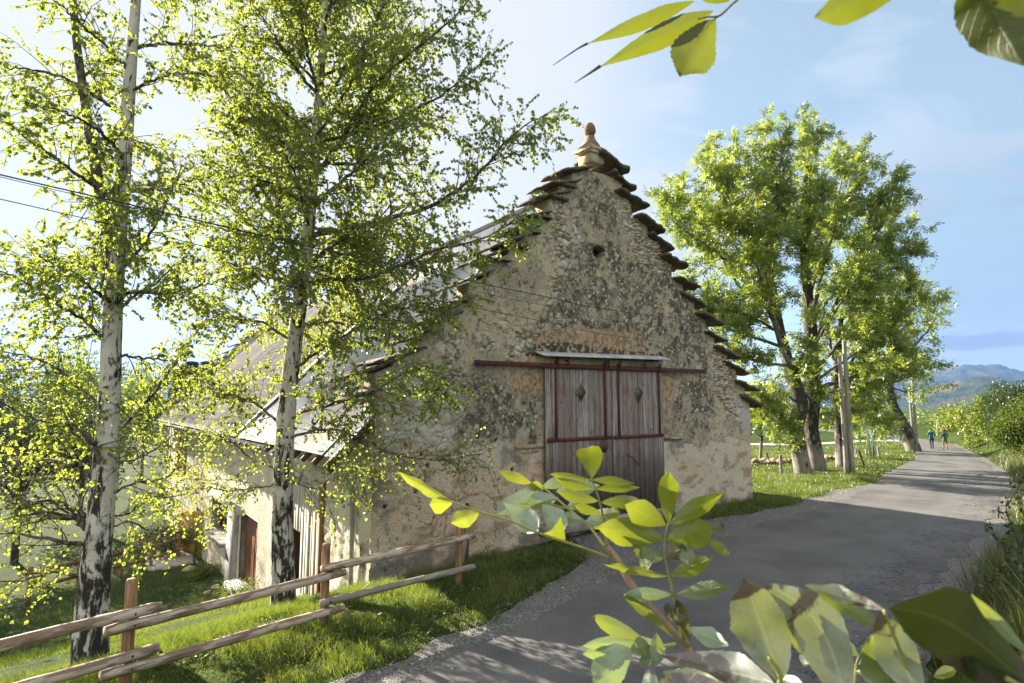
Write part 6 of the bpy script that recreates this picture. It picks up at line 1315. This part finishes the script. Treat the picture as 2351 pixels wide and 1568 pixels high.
for k, lst in (('', [(1640, 700), (1500, 690), (1320, 670)]), ('', [(1700, 830), (1560, 800), (1410, 785)])): stalk(sm, [cC(*q, .88) for q in lst], .0012, .0008)
KP = .4752
top = thing('hanging_ash_twig', px(*cD(980, -20, .72)), 'hanging ash twig with three olive leaflets against the sky above the gable', 'plant')
stalk(top, [cD(1010, -40, .73), cD(940, 20, .72), cD(880, 75, .71), cD(820, 82, .71), cD(775, 92, .71)], .0020, .0009, 'stem', 'twig'); stalk(top, [cD(880, 75, .71), cD(845, 100, .71), cD(790, 155, .70)], .0013, .0006)
for b, t, w, k in (((760, 5), (240, 212), 80, dict(bend=.05, at=.4, twist=.3)), ((850, 52), (298, 325), 120, dict(bend=.05, at=.35)), ((858, 88), (683, 378), 240, dict(bend=.08, at=.45, serr=.04)), ((930, 2), (770, -20), 46, dict())): lf(top, cD, b, .71, t, .69, w, 'L_backlit', **k)
stalk(top, [cD(242, 210, .69), cD(190, 238, .69), cD(75, 315, .69)], .0016, .0004, 'twig', 'dry_leaf_tip'); stalk(top, [cD(302, 320, .69), cD(250, 355, .69), cD(180, 400, .69)], .0022, .0004, 'twig', 'dry_leaf_tip')
tp2 = thing('hanging_ash_leaf', px(*cD(1700, -60, .36)), 'blurred olive leaf cut by the top edge, middle of the three hanging groups', 'plant'); lf(tp2, cD, (1800, -70), .36, (1325, 88), .36, 170, 'L_backlit', bend=.1, at=.5); stalk(tp2, [cD(1990, -130, .36), cD(1800, -70, .36)], .0015, .001)
tp3 = thing('hanging_ash_leaf', px(*cD(2100, -150, .36)), 'blurred green leaf hanging in the top right corner', 'plant'); lf(tp3, cD, (2080, -170), .36, (2350, 320), .36, 330, 'L_backlit', bend=.08, at=.45, wav=.12); stalk(tp3, [cD(2040, -260, .36), cD(2080, -170, .36)], .0015, .001)
# ------------------------------------------------------------------ air between here and the hills
HAZE = 0.00011
if HAZE:
    me = bpy.data.meshes.new('haze'); x0, x1, y0, y1, z0, z1 = -4600, 5400, -330, 3900, -13, 480
    me.from_pydata([(x, y, z) for z in (z0, z1) for x, y in ((x0, y0), (x1, y0), (x1, y1), (x0, y1))], [], [(3, 2, 1, 0), (4, 5, 6, 7), (0, 1, 5, 4), (1, 2, 6, 5), (2, 3, 7, 6), (3, 0, 4, 7)])
    hz = bpy.data.objects.new('haze', me); COL.objects.link(hz); tag(hz, 'thin blue air between the camera and the hills', 'haze', None, 'stuff')
    hm = bpy.data.materials.new('haze'); hm.use_nodes = True; nt = hm.node_tree; nt.nodes.clear(); vo = nt.nodes.new('ShaderNodeVolumePrincipled'); ou = nt.nodes.new('ShaderNodeOutputMaterial')
    vo.inputs['Color'].default_value = (.28, .48, 1.0, 1); vo.inputs['Density'].default_value = HAZE; vo.inputs['Anisotropy'].default_value = 0.2; nt.links.new(vo.outputs[0], ou.inputs['Volume']); me.materials.append(hm)
